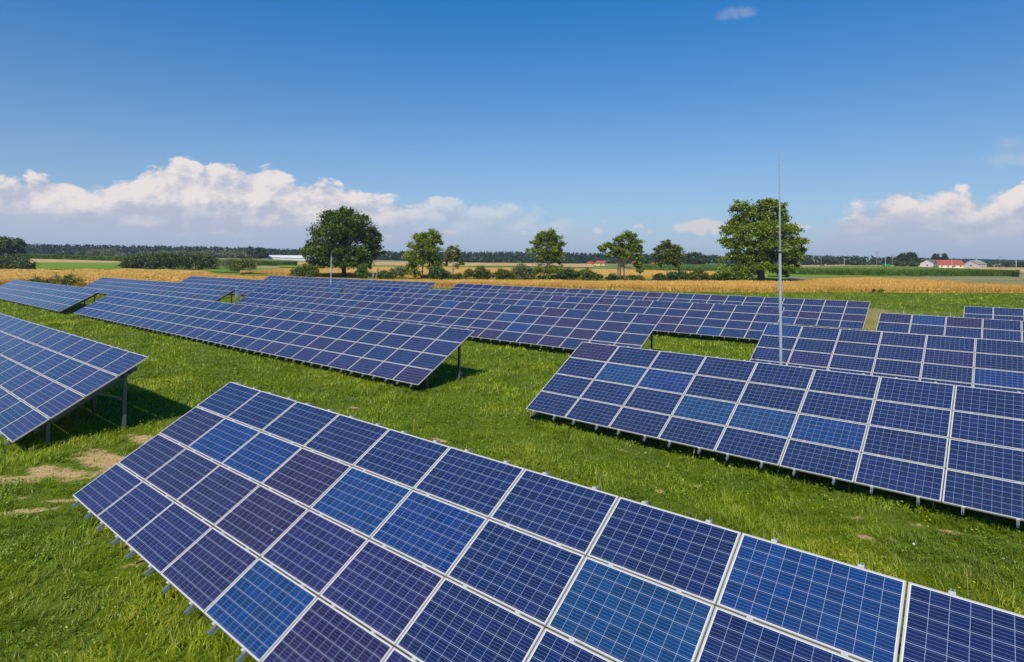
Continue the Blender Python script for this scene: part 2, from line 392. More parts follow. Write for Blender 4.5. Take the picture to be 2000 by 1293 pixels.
MT['corn_top'] = field_material('maize_tassels', (0.19, 0.215, 0.045), (0.25, 0.265, 0.065), (0.13, 0.165, 0.025), 0.04)
MT['corn_tuft'] = foliage('maize_leaves', (0.050, 0.110, 0.012), (0.17, 0.27, 0.035), 0.15, 0.3)
MT['meadow'] = field_material('green_strip', (0.15, 0.25, 0.018), (0.20, 0.30, 0.028), (0.12, 0.20, 0.014), 0.03)
MT['stubble'] = field_material('stubble_field', (0.24, 0.22, 0.090), (0.30, 0.26, 0.12), (0.18, 0.18, 0.07), 0.03)
MT['far_land'] = field_material('far_farmland', (0.12, 0.17, 0.04), (0.22, 0.22, 0.08), (0.30, 0.24, 0.10), 0.006)

# ------------------------------------------------------------------ ground
def bare_mask(x, y):
    """where the turf is worn to straw: a trodden strip between the two front tables and small scars"""
    b = np.zeros_like(x)
    for cx, cy, a, r1, r2, s in BARE:
        ca, sa = math.cos(a), math.sin(a)
        u = (x - cx) * ca + (y - cy) * sa; v = -(x - cx) * sa + (y - cy) * ca
        b = np.maximum(b, s * np.exp(-(u / r1) ** 2 - (v / r2) ** 2))
    return b
BARE = []
for px, py, ang, r1, r2, s in [(205, 897, -33, 2.0, .60, 1.0), (110, 925, -20, 1.6, .50, .95), (10, 937, 0, 1.3, .42, 1.0), (20, 1002, 15, 1.0, .20, .9), (120, 978, 5, .9, .16, .85), (42, 972, 0, .3, .2, .8), (275, 857, -35, 1.3, .45, .85),
                               (690, 797, -20, .55, .22, .95), (910, 806, 0, .3, .2, .8), (857, 803, 0, .25, .15, .7), (822, 833, 0, .3, .2, .6), (560, 1000, 0, .1, .1, 0), (860, 860, -40, .5, .2, .8),
                               (1215, 880, -35, .7, .15, .7), (1290, 960, 0, .25, .2, .8), (1360, 950, 0, .3, .2, .7), (1690, 1050, 30, .2, .4, .9), (1745, 1055, 0, .35, .2, .8), (1670, 1012, 0, .4, .2, .8),
                               (1810, 1030, -35, .8, .2, .8), (1860, 1040, -30, .4, .2, .7), (1590, 1055, 0, .3, .15, .7), (1652, 1083, 0, .3, .2, .8), (1900, 1095, 0, .4, .2, .6), (1990, 1065, 0, .4, .25, .6),
                               (1435, 990, 0, .35, .2, .7), (1530, 1012, 0, .3, .2, .6), (1340, 1000, 0, .3, .2, .6), (1000, 955, 0, .3, .2, .5), (1175, 940, 0, .3, .2, .5), (1120, 905, 0, .3, .2, .5),
                               (968, 676, -35, .7, .3, .7), (40, 1290, 0, .3, .2, .3), (455, 1150, 0, .3, .2, .8), (300, 1090, -50, .3, .8, .55), (250, 1060, -50, .25, .5, .6), (420, 1230, -50, .3, .6, .5)]:
    p = gp(px, py); q = .85 if r1 < .9 and px > 300 else 1.0; BARE.append((p[0], p[1], math.radians(ang), r1 * q, r2 * q, s))
def build_ground():
    n = 700
    u = np.linspace(-1, 1, n); k = 8.5
    ax = np.sinh(u * k) / np.sinh(k) * 6000
    u2 = np.linspace(-0.66, 1, n); ay = np.sinh(u2 * k) / np.sinh(k) * 6000 + 12
    ax = ax * 1.0 + np.sign(ax) * 0
    X, Y = np.meshgrid(ax, ay)
    Z = terrain(X, Y)
    v = np.stack([X.ravel(), Y.ravel(), Z.ravel()], 1)
    i = np.arange(n - 1); A, B = np.meshgrid(i, i); a = (B * n + A).ravel()
    f = np.stack([a, a + 1, a + n + 1, a + n], 1)
    me = mesh_np('ground', v, f.ravel(), np.full(len(f), 4), [MT['ground']], smooth=True)
    at = me.attributes.new('bare', 'FLOAT', 'POINT'); at.data.foreach_set('value', bare_mask(X.ravel(), Y.ravel()).astype(np.float32))
    tag(link('ground', me), 'green meadow ground under the solar tables', None, None, 'structure')
build_ground()

rng = np.random.default_rng(7)
def smooth_noise(x, y, s, seed):
    """cheap value noise"""
    r = np.random.default_rng(seed).random((64, 64))
    xs, ys = x / s, y / s; xi, yi = np.floor(xs).astype(int), np.floor(ys).astype(int); fx, fy = xs - xi, ys - yi
    fx, fy = fx * fx * (3 - 2 * fx), fy * fy * (3 - 2 * fy)
    g = lambda a, b: r[a % 64, b % 64]
    return (g(xi, yi) * (1 - fx) + g(xi + 1, yi) * fx) * (1 - fy) + (g(xi, yi + 1) * (1 - fx) + g(xi + 1, yi + 1) * fx) * fy

# ------------------------------------------------------------------ solar tables
TILT = math.radians(29.918)
NAVY = [(0.0012, 0.0105, 0.062), (0.0018, 0.0115, 0.066), (0.0010, 0.0110, 0.058), (0.0026, 0.0095, 0.058)]
PURP = [(0.0140, 0.0070, 0.044), (0.0120, 0.0070, 0.048), (0.0135, 0.0085, 0.052)]
VIOL = [(0.0090, 0.0085, 0.062), (0.0110, 0.0090, 0.064)]
BRIG = [(0.0008, 0.026, 0.112), (0.0012, 0.021, 0.110), (0.0008, 0.031, 0.104)]
def frame_mb(mb, mi):
    d = 0.040; w = 0.017; w2 = 0.015
    mb.box(-PW / 2, PW / 2, -PH / 2, -PH / 2 + w2, -d, 0, mi); mb.box(-PW / 2, PW / 2, PH / 2 - w2, PH / 2, -d, 0, mi)
    mb.box(-PW / 2, -PW / 2 + w, -PH / 2 + w2, PH / 2 - w2, -d, 0, mi); mb.box(PW / 2 - w, PW / 2, -PH / 2 + w2, PH / 2 - w2, -d, 0, mi)
def glass_mb(mb, mi, ox=0.0, oy=0.0):
    mb.box(-PW / 2 + 0.0165, PW / 2 - 0.0165, -PH / 2 + 0.0145, PH / 2 - 0.0145, -0.010, -0.003, mi)
g = MB(); glass_mb(g, 0); ME_GLASS = g.mesh('solar_module', [MT['cells']])
g = MB(); frame_mb(g, 0); ME_FRAME = g.mesh('module_frame', [MT['frame']])
g = MB(); glass_mb(g, 0); frame_mb(g, 1); ME_MODULE = g.mesh('solar_module', [MT['cells'], MT['frame']])
# rail: an open profile up the slope with clamps over the joints between the modules
def rail_mesh():
    mb = MB(); r0, r1 = -0.135, 4 * PV + 0.075
    mb.box(-0.022, 0.022, r0, r1, -0.105, -0.098, 0); mb.box(-0.022, -0.018, r0, r1, -0.098, -0.043, 0); mb.box(0.018, 0.022, r0, r1, -0.098, -0.043, 0)
    mb.box(-0.018, -0.006, r0, r1, -0.047, -0.043, 0); mb.box(0.006, 0.018, r0, r1, -0.047, -0.043, 0)
    for j in range(5):
        y = j * PV - 0.01
        if j in (0, 4):
            y = -0.003 - .014 if j == 0 else 4 * PV - 0.020 + .014
            mb.box(-0.03, 0.03, y - 0.016, y + 0.016, -0.043, 0.006, 1)
        else:
            mb.box(-0.032, 0.032, y - 0.020, y + 0.020, 0.0005, 0.0055, 1); mb.box(-0.032, 0.032, y - 0.0085, y + 0.0085, -0.043, 0.0005, 1)
            mb.box(-0.007, 0.007, y - 0.007, y + 0.007, 0.0055, 0.012, 1)
    return mb.mesh('mounting_rail', [MT['rail'], MT['clamp']])
ME_RAIL = rail_mesh()

def solar_table(o, yaw, slope, ia, ib, label, pattern, seed, detail, post0=0.32):
    """a tilted table of modules: columns ia..ib-1 counted along u from the corner o, four rows up the slope"""
    rnd = random.Random(seed)
    yaw, slope = math.radians(yaw), math.radians(slope)
    u = Vector((math.cos(yaw) * math.cos(slope), math.sin(yaw) * math.cos(slope), math.sin(slope)))
    h = Vector((-math.sin(yaw), math.cos(yaw), 0)); w = u.cross(h)
    if w.z < 0: w = -w
    o = Vector(o)
    gz = float(terrain(o.x, o.y)); base = Vector((o.x, o.y, gz))
    root = bpy.data.objects.new('solar_table', None); COL.objects.link(root); root.empty_display_size = .5
    R = Matrix((u, h, w)).transposed().to_4x4()
    root.matrix_world = Matrix.Translation(base) @ R
    tag(root, label, 'solar table', 'solar tables standing in rows on the meadow')
    inv = R.inverted()
    off = inv @ (o - base)
    ct, st = math.cos(TILT), math.sin(TILT)
    def P(x, y, z=0.0):   # table plane coordinates -> root frame
        return off + Vector((x, ct * y - st * z, st * y + ct * z))
    def place(ob, x, y, z=0.0):
        ob.parent = root; ob.location = P(x, y, z); ob.rotation_euler = (TILT, 0, 0)
    n = ib - ia; indiv = [(i, j) for i in range(ib - 1, ia - 1, -1) for j in range(4)]
    if ia >= 0: indiv = [(i, j) for i in range(ia, ib) for j in range(4)]
    solo, rest = indiv[:100], indiv[100:]
    for i, j in solo:
        cx, cyy = (i + 0.5) * PU - 0.0 * PU, (j + 0.5) * PV - 0.01
        ob = link('solar_module', ME_GLASS if detail else ME_MODULE)
        jit = rnd.gauss(0, 0.0016)
        place(ob, cx, cyy, jit)
        ob.rotation_euler = (TILT + rnd.gauss(0, 0.0016), rnd.gauss(0, 0.0012), rnd.gauss(0, 0.0006))
        c = pattern(i, j, rnd); ob.color = (c[0], c[1], c[2], 1)
        if detail:
            fr = link('module_frame', ME_FRAME); fr.parent = ob
    if rest:
        mb = MB()
        for i, j in rest:
            M = Matrix.Translation(P((i + .5) * PU, (j + .5) * PV - .01)) @ Matrix.Rotation(TILT, 4, 'X')
            for (x0, x1, y0, y1, z0, z1, mi) in [(-PW / 2, PW / 2, -PH / 2, -PH / 2 + .022, -.04, 0, 1), (-PW / 2, PW / 2, PH / 2 - .022, PH / 2, -.04, 0, 1), (-PW / 2, -PW / 2 + .026, -PH / 2 + .022, PH / 2 - .022, -.04, 0, 1),
                                                 (PW / 2 - .026, PW / 2, -PH / 2 + .022, PH / 2 - .022, -.04, 0, 1), (-PW / 2 + .024, PW / 2 - .024, -PH / 2 + .02, PH / 2 - .02, -.010, -.003, 0)]:
                mb.box(x0, x1, y0, y1, z0, z1, mi, M)
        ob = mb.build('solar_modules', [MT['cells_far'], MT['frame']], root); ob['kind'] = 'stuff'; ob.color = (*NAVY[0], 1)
    for i in range(ia, ib):
        for q in (0.22, 0.75):
            ob = link('mounting_rail', ME_RAIL); place(ob, (i + q) * PU, 0)
    x0, x1 = ia * PU + 0.15, ib * PU - 0.17
    for y in (0.72, 1.95, 3.30):
        mb = MB(); M = Matrix.Rotation(TILT, 4, 'X'); M.translation = P(0, 0)
        mb.box(x0, x1, y - 0.03, y + 0.03, -0.190, -0.184, 0, M); mb.box(x0, x1, y - 0.03, y - 0.026, -0.184, -0.107, 0, M); mb.box(x0, x1, y - 0.026, y + 0.03, -0.111, -0.107, 0, M)
        mb.build('purlin', MT['steel'], root)
    # portal frames: short front post, tall rear post, sloping rafter, brace
    span = x1 - x0 - 2 * post0; k = max(2, int(round(span / 3.1)) + 1)
    for q in range(k):
        x = x1 - post0 - span * q / (k - 1)
        ends = []
        for y, nm in ((0.95, 'front_post'), (3.25, 'rear_post')):
            top = P(x, y, -0.20)
            wt = (root.matrix_world @ top)
            gzz = float(terrain(wt.x, wt.y))
            dn = inv @ Vector((0, 0, gzz - 0.15 - wt.z)); bt = top + dn
            tt = top + Vector((0, 0, 0.03 if nm == 'rear_post' else 0.0))
            mb = MB()   # open C section: web and two flanges
            e = 0.05
            mb.bar(bt + Vector((0.044, 0, 0)), tt + Vector((0.044, 0, 0)), 0.10, 0.008, 0, Vector((1, 0, 0)))
            mb.bar(bt + Vector((0, -e, 0)), tt + Vector((0, -e, 0)), 0.008, 0.088, 0, Vector((1, 0, 0))) if False else mb.box(bt.x - .04, bt.x + .038, bt.y - e, bt.y - e + .006, bt.z, tt.z)
            mb.box(bt.x - .04, bt.x + .038, bt.y + e - .006, bt.y + e, bt.z, tt.z)
            mb.build(nm, MT['steel'], root); ends.append((top, bt))
        mb = MB(); a = P(x - 0.075, 0.55, -0.265); b = P(x - 0.075, 3.62, -0.265)
        mb.bar(a, b, 0.055, 0.145, 0, Vector((0, -st, ct))); mb.build('rafter', MT['steel'], root)
        mb = MB(); a = ends[1][0] + (ends[1][1] - ends[1][0]) * 0.42 + Vector((-.075, 0, 0)); b = P(x - 0.075, 2.35, -0.33)
        mb.bar(a, b, 0.045, 0.045); mb.build('brace', MT['steel'], root)
    return root
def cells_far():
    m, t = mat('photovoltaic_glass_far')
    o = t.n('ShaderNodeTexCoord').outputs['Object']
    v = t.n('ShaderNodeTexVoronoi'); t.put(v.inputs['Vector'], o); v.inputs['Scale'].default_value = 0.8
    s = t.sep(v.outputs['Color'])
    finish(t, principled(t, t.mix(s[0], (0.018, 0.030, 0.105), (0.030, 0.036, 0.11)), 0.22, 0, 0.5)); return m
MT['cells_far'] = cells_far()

def pick(wn, wp, wv, wb):
    def f(i, j, r):
        q = r.random() * (wn + wp + wv + wb)
        for w, L in ((wn, NAVY), (wp, PURP), (wv, VIOL), (wb, BRIG)):
            if q < w: return r.choice(L)
            q -= w
        return NAVY[0]
    return f
def pat_front(i, j, r):
    rows = {3: 'NNNNNNNNBbNN', 2: 'PBBPBBNBNNNN', 1: 'PPPPVVNNNNNN', 0: 'VVVPBPVNNNNN'}
    k = rows[j][i] if i < 12 else 'N'
    return r.choice({'N': NAVY, 'P': PURP, 'V': VIOL, 'B': BRIG, 'b': NAVY}[k])
def pat_right(i, j, r):
    if (i, j) == (0, 3): return PURP[0]
    if (i, j) in ((1, 2), (2, 2), (3, 1), (4, 1), (5, 1)): return r.choice(BRIG)
    return r.choice(NAVY)
TABLES = [
    ((-9.648, 13.171, -5.249), -39.901, 0.06, 0, 13, 'nearest solar table of mixed blue and violet modules filling the bottom of the photo', pat_front, 1, True),
    ((-14.037, 16.783, -5.22), -39.489, -0.143, -22, 0, 'solar table reaching the left edge, its end rafter and posts showing over deep shade', pick(3, 0, 3, 0), 2, True),
    ((-3.887, 24.811, -5.249), -39.666, 0.023, -29, 0, 'long solar table in the middle whose near corner shades the grass behind a rear post', pick(5, .2, 3, 0), 3, True),
    ((0.499, 20.599, -5.155), -41.289, 0.006, 0, 13, 'solar table at the right with one dark violet module in its top corner', pat_right, 4, True),
    ((6.613, 31.886, -5.16), -40.463, 0.107, -29, 0, 'long solar table just behind the middle one, with scattered violet modules', pick(4, 2, 2, .3), 5, True),
    ((10.793, 27.574, -5.137), -40.432, 0.021, 0, 13, 'solar table behind the tall mast at the right', pick(6, .3, 1, .2), 6, True),
    ((16.896, 38.826, -5.182), -40.446, 0.187, -29, 0, 'long solar table ending behind the mast, one row in front of the farthest', pick(6, 1, 1, .35), 7, False),
    ((27.344, 46.175, -5.253), -40.349, 0.009, -29, 0, 'long rearmost solar table ending beside the tan grass gap and wire fence', pick(4, 3, 1, .25), 8, False),
    ((20.828, 34.441, -5.151), -40.269, -0.205, 0, 9, 'solar table beside the wire fence at the right, beyond the tan grass gap', pick(5, 2, 1, .4), 9, False),
    ((31.326, 41.299, -5.202), -40.288, -0.086, 0, 8, 'small visible corner of the farthest solar table at the right edge', pick(6, 0, 1, .3), 10, False),
    ((-43.46, 57.08, -5.25), -39.66, 0.025, -23, 0, 'pale solar table at the left edge, ending before the gap with a slanted rafter', pick(3, 0, 3, 0), 11, False),
    ((-32.64, 63.34, -5.18), -40.39, 0.178, -29, 0, 'far solar table against the wheat whose end shows dark posts and a grey cabinet', pick(4, 2, 2, .5), 12, False),
    ((-23.0, 72.3, -5.27), -40.4, 0.049, -29, 0, 'far solar table between the cabinet table and the one below the dark tree', pick(4, 2, 1, .4), 13, False),
    ((-13.04, 82.84, -5.35), -40.38, 0.154, -29, 0, 'farthest solar table in front of the large dark tree', pick(4, 1, 1, 0), 14, False),
]
TROOT = [solar_table(*a) for a in TABLES]

# ------------------------------------------------------------------ masts, cabinet
def lightning_mast(p, H, hb, label, cat_rod=True, rad=0.056):
    r = empty('lightning_mast', p, label, 'mast')
    mb = MB(); mb.tube([(0, 0, -.3), (0, 0, hb)], [rad * 1.15, rad * 0.85], 14); mb.build('pole', MT['pole'], r, True)
    mb = MB(); mb.tube([(0, 0, hb - .02), (0, 0, hb + .02), (0, 0, hb + .07), (0, 0, hb + .12)], [rad, rad * 1.75, rad * 1.75, rad], 14); mb.build('flange', MT['steel'], r, True)
    if cat_rod:
        k = hb + (H - hb) * 0.85
        mb = MB(); mb.tube([(0, 0, hb + .12), (0, 0, k)], [0.034, 0.024], 10); mb.tube([(0, 0, k), (0, 0, k + .02), (0, 0, H)], [0.032, 0.020, 0.013], 8); mb.build('rod', MT['pole'], r, True)
    mb = MB(); mb.box(-.3, .3, -.3, .3, -.2, .10); mb.build('footing', MT['concrete'], r)
    return r
g0 = gd(1523.5, 22.0)
lightning_mast(g0, hgt(g0, 293), hgt(g0, 493), 'tall grey lightning mast with a thin rod rising over the right solar tables')
g0 = gd(647, 100.0)
lightning_mast(g0, 7, hgt(g0, 500), 'short bare grey mast in front of the large dark tree', False, 0.09)
def cabinet():
    p = gd(466, 76.0); r = empty('inverter_cabinet', p, 'small grey inverter cabinet behind the far table end with dark posts', 'cabinet', rz=math.radians(-40))
    mb = MB(); mb.box(-.40, .40, -.2, .2, .45, 1.15); mb.box(-.43, .43, -.24, .22, 1.152, 1.19); mb.build('housing', MT['cabinet'], r)
    mb = MB(); mb.box(-.36, .36, -.215, -.203, .50, 1.10); mb.build('door', MT['cabinet'], r)
    for x in (-.34, .34):
        mb = MB(); mb.box(x - .03, x + .03, -.03, .03, -.1, .448); mb.build('leg', MT['steel'], r)
cabinet()

# ------------------------------------------------------------------ leaves, trees, bushes
def leaf_quads(c, size, r, up=0.35, aspect=0.75):
    """a quad of leaf mass at each centre, turned every way but leaning to the sky"""
    n = len(c)
    nv = r.normal(size=(n, 3)); nv[:, 2] = np.abs(nv[:, 2]) + up; nv /= np.linalg.norm(nv, axis=1)[:, None]
    t = np.cross(nv, r.normal(size=(n, 3))); t /= np.linalg.norm(t, axis=1)[:, None] + 1e-9
    b = np.cross(nv, t)
    s = (size * r.uniform(0.55, 1.25, n))[:, None]
    q = r.uniform(.7, 1.15, (4, n, 1))
    v = np.stack([c - t * s * q[0], c + b * s * aspect * q[1] * .8, c + t * s * q[2], c - b * s * aspect * q[3] * .8], 1)
    return v.reshape(-1, 3)
def leaf_mesh(name, centres, sizes, tones, mats, r, up=0.35):
    v = leaf_quads(centres, sizes, r, up)
    n = len(centres)
    return mesh_np(name, v, np.arange(4 * n), np.full(n, 4), mats, attr=tones)
def crown_points(lobes, r, dens, sub=0.33, fill=0.25):
    """lobes: (x, y, z, rx, rz) -> leaf centres gathered in twigs on the lobes, with gaps between"""
    C, T = [], []
    for (x, y, z, rx, rz) in lobes:
        k = max(5, int(9 * (rx * rz) ** 0.5 * dens))
        for _ in range(k):
            d = r.normal(size=3); d /= np.linalg.norm(d)
            if d[2] < -0.35 and r.random() < .6: d[2] *= -0.5
            q = r.uniform(0.62, 1.08) if r.random() > fill else r.uniform(0.1, .6)
            cc = np.array([x, y, z]) + d * q * np.array([rx, rx, rz])
            rr = sub * (rx * rz) ** 0.5 * r.uniform(.6, 1.25)
            m = int(max(8, 34 * dens ** .5))
            p = r.normal(size=(m, 3)) * rr * np.array([.62, .62, .42])
            C.append(cc + p); T.append(np.clip(r.normal(0.5, .16) + r.normal(0, .12, m), 0, 1))
    return np.concatenate(C), np.concatenate(T)
def tree_mesh_obj(name, label, cat, p, H, W, lobes, trunk, leaf, m_leaf, seed, dens=1.0, leafsize=.3, group=None, bark='bark', sub=.33, limbs=True, fill=.25, grow=1.15):
    """lobes in units: x,y of half width W/2, z and radii of height H / half width; trunk: list of (x, zfrac start, radius)"""
    r = np.random.default_rng(seed)
    root = empty(name, p, label, cat, group)
    L = []
    for (x, y, z, a, b) in lobes: L.append((x * W / 2, y * W / 2, z * H, a * W / 2 * grow, b * H * grow))
    C, T = crown_points(L, r, dens, sub, fill)
    C = C[C[:, 2] > 0.05]; T = T[:len(C)]
    ob = link('crown', leaf_mesh('crown', C, leafsize, T, [MT[m_leaf]], r), root)
    mb = MB()
    for (tx, tr, zt) in trunk:
        b = Vector((tx * W / 2, 0, -.3)); topz = zt * H
        near = [l for l in L]
        end = Vector((tx * W / 2 * .6, 0, topz)); mid = (b + end) / 2 + Vector((r.normal() * .2, r.normal() * .2, 0))
        mb.tube([b, b + Vector((0, 0, .5)), mid, end], [tr * 1.5, tr * 1.1, tr * .85, tr * .45], 9)
        if limbs:
            for l in near:
                if len(trunk) > 1 and (l[0] - tx * W / 2) * (1 if tx >= 0 else -1) < -W * .15: continue
                s0 = b.lerp(end, r.uniform(.35, .95)); e = Vector((l[0], l[1], l[2]))
                if e.z < s0.z: s0 = b.lerp(end, .4)
                mm = (s0 + e) / 2 + Vector((0, 0, .06 * H * r.uniform(-.5, 1)))
                mb.tube([s0, mm, e], [tr * .42, tr * .26, tr * .09], 6)
                for _ in range(3):
                    e2 = e + Vector(np.clip(r.normal(size=3), -1.2, 1.2)) * l[3] * .38; mb.tube([mm.lerp(e, .5), e2], [tr * .16, tr * .04], 4)
    mb.build('trunk', MT[bark], root, True)
    return root
MT['leaf_dark'] = foliage('oak_leaves', (0.024, 0.052, 0.004), (0.125, 0.185, 0.012), 0.35, .22)
MT['leaf_mid'] = foliage('ash_leaves', (0.055, 0.094, 0.004), (0.290, 0.350, 0.016), 0.35, .28)
MT['leaf_big'] = foliage('poplar_leaves', (0.050, 0.092, 0.004), (0.290, 0.360, 0.014), 0.30, .28)
MT['leaf_yellow'] = foliage('thin_yellowing_leaves', (0.10, 0.11, 0.014), (0.29, 0.27, 0.045), 0.5, .3)
MT['leaf_bush'] = foliage('bush_leaves', (0.052, 0.076, 0.006), (0.200, 0.225, 0.024), 0.7, .25, hue=(0.10, 0.085, 0.03))
MT['leaf_lime'] = foliage('sapling_leaves', (0.07, 0.12, 0.010), (0.17, 0.23, 0.025), 0.7, .3)
MT['leaf_willow'] = foliage('willow_leaves', (0.080, 0.105, 0.034), (0.19, 0.22, 0.080), 0.6, .2)
MT['leaf_thicket'] = foliage('thicket_leaves', (0.030, 0.062, 0.010), (0.110, 0.155, 0.028), 0.25, .2)
MT['leaf_forest'] = foliage('forest_leaves', (0.016, 0.036, 0.012), (0.036, 0.066, 0.020), 0.02, .1)
MT['leaf_forest2'] = foliage('far_grove_leaves', (0.020, 0.044, 0.012), (0.052, 0.085, 0.022), 0.04, .15)

def at(px, py):
    p = gp(px, py); dep = float(p @ FW); return p, dep / F
def place_tree(name, label, cat, px, base, top, wpx, lobes, trunk, leaf_m, seed, zs=1.0, **k):
    lobes = [(a, b, c, d, e * zs) for a, b, c, d, e in lobes]
    p, s = at(px, base); H = (base - top) * s; W = wpx * s
    trunk = [(a, b * H, c) for a, b, c in trunk]
    return tree_mesh_obj(name, label, cat, p, H, W, lobes, trunk, None, leaf_m, seed, **k)
# large dark tree, left of centre
lob = [(0, 0, .80, .50, .17), (-.25, .3, .72, .45, .15), (.30, -.2, .74, .45, .15), (-.5, 0, .60, .40, .13), (.55, .1, .62, .38, .14), (0, -.5, .60, .5, .16), (0, .5, .55, .5, .16),
       (-.72, .1, .44, .30, .10), (.78, 0, .50, .24, .10), (-.82, -.1, .36, .22, .08), (.80, .2, .37, .26, .09), (-.45, -.3, .35, .40, .13), (.45, -.3, .33, .40, .13), (0, -.3, .35, .5, .15), (.1, .3, .25, .5, .12),
       (-.15, -.45, .22, .35, .10), (.30, -.5, .20, .32, .09), (.62, -.2, .20, .25, .08), (-.60, -.2, .21, .22, .08), (.10, 0, .92, .28, .075), (-.28, 0, .88, .26, .08), (.42, 0, .84, .24, .07), (.90, 0, .62, .10, .05)]
place_tree('broadleaf_tree', 'large dark round-crowned tree left of centre, its foliage reaching the ground', 'tree', 668, 541, 406, 146, lob, [(.05, .030, .55)], 'leaf_dark', 21, dens=1.7, leafsize=.36, grow=1.06)
# two-stemmed tree
lob = [(.25, 0, .90, .42, .09), (-.30, .1, .84, .38, .08), (.50, 0, .76, .34, .08), (0, 0, .72, .5, .11), (-.45, 0, .64, .40, .10), (.35, -.2, .58, .42, .10), (-.55, -.1, .46, .40, .10), (.1, .2, .45, .5, .11), (-.35, 0, .32, .45, .09), (.50, 0, .34, .32, .08),
       (-.70, 0, .24, .22, .06), (.55, -.2, .18, .35, .08), (-.5, -.2, .12, .35, .07)]
place_tree('broadleaf_tree', 'two-stemmed green tree with uneven crown, right of the large dark tree', 'tree', 830, 544, 450, 76, lob, [(-.15, .013, .7), (.25, .014, .8)], 'leaf_mid', 22, zs=1.15, dens=1.8, leafsize=.28, grow=1.15)
lob = [(0, 0, .90, .42, .08), (-.35, 0, .78, .38, .08), (.35, 0, .76, .40, .08), (0, .2, .66, .45, .09), (.55, 0, .58, .30, .07), (-.45, 0, .56, .30, .07), (.75, 0, .44, .20, .06), (.3, 0, .38, .25, .05), (-.6, 0, .42, .2, .05)]
place_tree('broadleaf_tree', 'small thin yellowing tree with a pale stem', 'tree', 885, 545, 479, 46, lob, [(0, .014, .7)], 'leaf_yellow', 23, dens=1.5, leafsize=.24, bark='barkl', fill=.15, grow=1.25)
lob = [(0, 0, .93, .42, .07), (-.25, 0, .86, .35, .06), (.35, 0, .85, .36, .06), (.60, 0, .72, .38, .05), (-.45, 0, .74, .38, .05), (.1, 0, .72, .42, .07), (-.60, 0, .58, .40, .045), (.20, 0, .58, .50, .06), (.55, .1, .50, .34, .045), (-.1, 0, .46, .42, .05),
       (.45, 0, .38, .30, .04), (-.35, 0, .40, .25, .04), (-.2, 0, .15, .5, .09), (.35, 0, .16, .5, .09)]
place_tree('broadleaf_tree', 'layered green tree in the centre with a straight dark trunk', 'tree', 1069, 545, 451, 76, lob, [(.0, .020, .8)], 'leaf_mid', 24, zs=1.45, dens=1.8, leafsize=.26, grow=1.15)
lob = [(.35, 0, .90, .30, .08), (0, 0, .84, .26, .07), (.65, 0, .80, .26, .06), (-.45, 0, .72, .26, .06), (-.75, 0, .66, .20, .05), (.85, 0, .66, .16, .05), (.25, 0, .68, .40, .10), (.60, 0, .60, .28, .06), (-.1, 0, .62, .30, .07), (.15, 0, .50, .35, .07), (.6, 0, .47, .25, .05),
       (-.45, 0, .50, .18, .05), (.75, 0, .32, .16, .06), (.80, 0, .20, .14, .05)]
place_tree('broadleaf_tree', 'open-branched tree with several leaning stems and sky showing through', 'tree', 1212, 547, 454, 94, lob, [(-.10, .013, .6), (.0, .017, .75), (.16, .015, .7)], 'leaf_mid', 25, zs=1.25, dens=1.9, leafsize=.26, sub=.36, fill=.2, grow=1.08)
lob = [(0, 0, .90, .38, .08), (.45, 0, .80, .36, .08), (-.40, 0, .76, .32, .08), (.1, 0, .68, .45, .09), (.60, 0, .62, .30, .08), (-.55, 0, .58, .30, .07), (.2, 0, .50, .45, .08), (.55, 0, .44, .3, .06), (-.4, 0, .42, .25, .05)]
place_tree('broadleaf_tree', 'slim olive-green tree standing alone between the open-branched tree and the largest tree', 'tree', 1302, 548, 470, 62, lob, [(0, .013, .7)], 'leaf_bush', 26, zs=1.2, dens=1.9, leafsize=.26, bark='barkl', grow=1.12)
# largest tree, right
lob = [(-.48, 0, .86, .24, .10), (-.40, .2, .70, .34, .10), (.10, 0, .90, .28, .08), (.0, .1, .78, .36, .10), (.42, 0, .86, .20, .09), (.48, .1, .74, .28, .08), (-.66, 0, .60, .28, .08), (-.35, -.3, .56, .36, .11), (.05, -.4, .60, .38, .12), (.40, -.2, .58, .34, .10), (.66, 0, .62, .22, .07),
       (-.82, 0, .46, .20, .06), (-.50, -.2, .42, .32, .09), (.0, -.4, .42, .38, .10), (.35, -.3, .40, .34, .10), (.72, -.1, .46, .28, .08), (.86, 0, .36, .18, .06), (.55, -.2, .28, .30, .08), (-.62, -.1, .28, .26, .07), (-.30, -.2, .26, .34, .08), (.15, .3, .30, .4, .10), (.62, 0, .18, .26, .06),
       (-.70, 0, .12, .30, .07), (-.35, 0, .10, .32, .06), (.25, .5, .66, .5, .14), (-.3, .5, .62, .4, .12), (.28, 0, .95, .12, .04), (.30, -.3, .14, .32, .06), (-.12, -.35, .17, .34, .05), (.5, -.1, .10, .2, .05)]
place_tree('broadleaf_tree', 'largest tree, bright green with a split crown, behind the tall mast', 'tree', 1487, 548, 386, 168, lob, [(-.02, .036, .6), (.03, .026, .7)], 'leaf_big', 27, dens=1.8, leafsize=.34, grow=.99, bark='barkl')
place_tree('broadleaf_tree', 'darker small tree half hidden behind the slim olive-green tree', 'tree', 1326, 540, 478, 30, [(0, 0, .8, .7, .16), (.2, 0, .6, .8, .16), (-.2, 0, .45, .8, .14)], [(0, .03, .5)], 'leaf_dark', 28, dens=1.0, leafsize=.25)

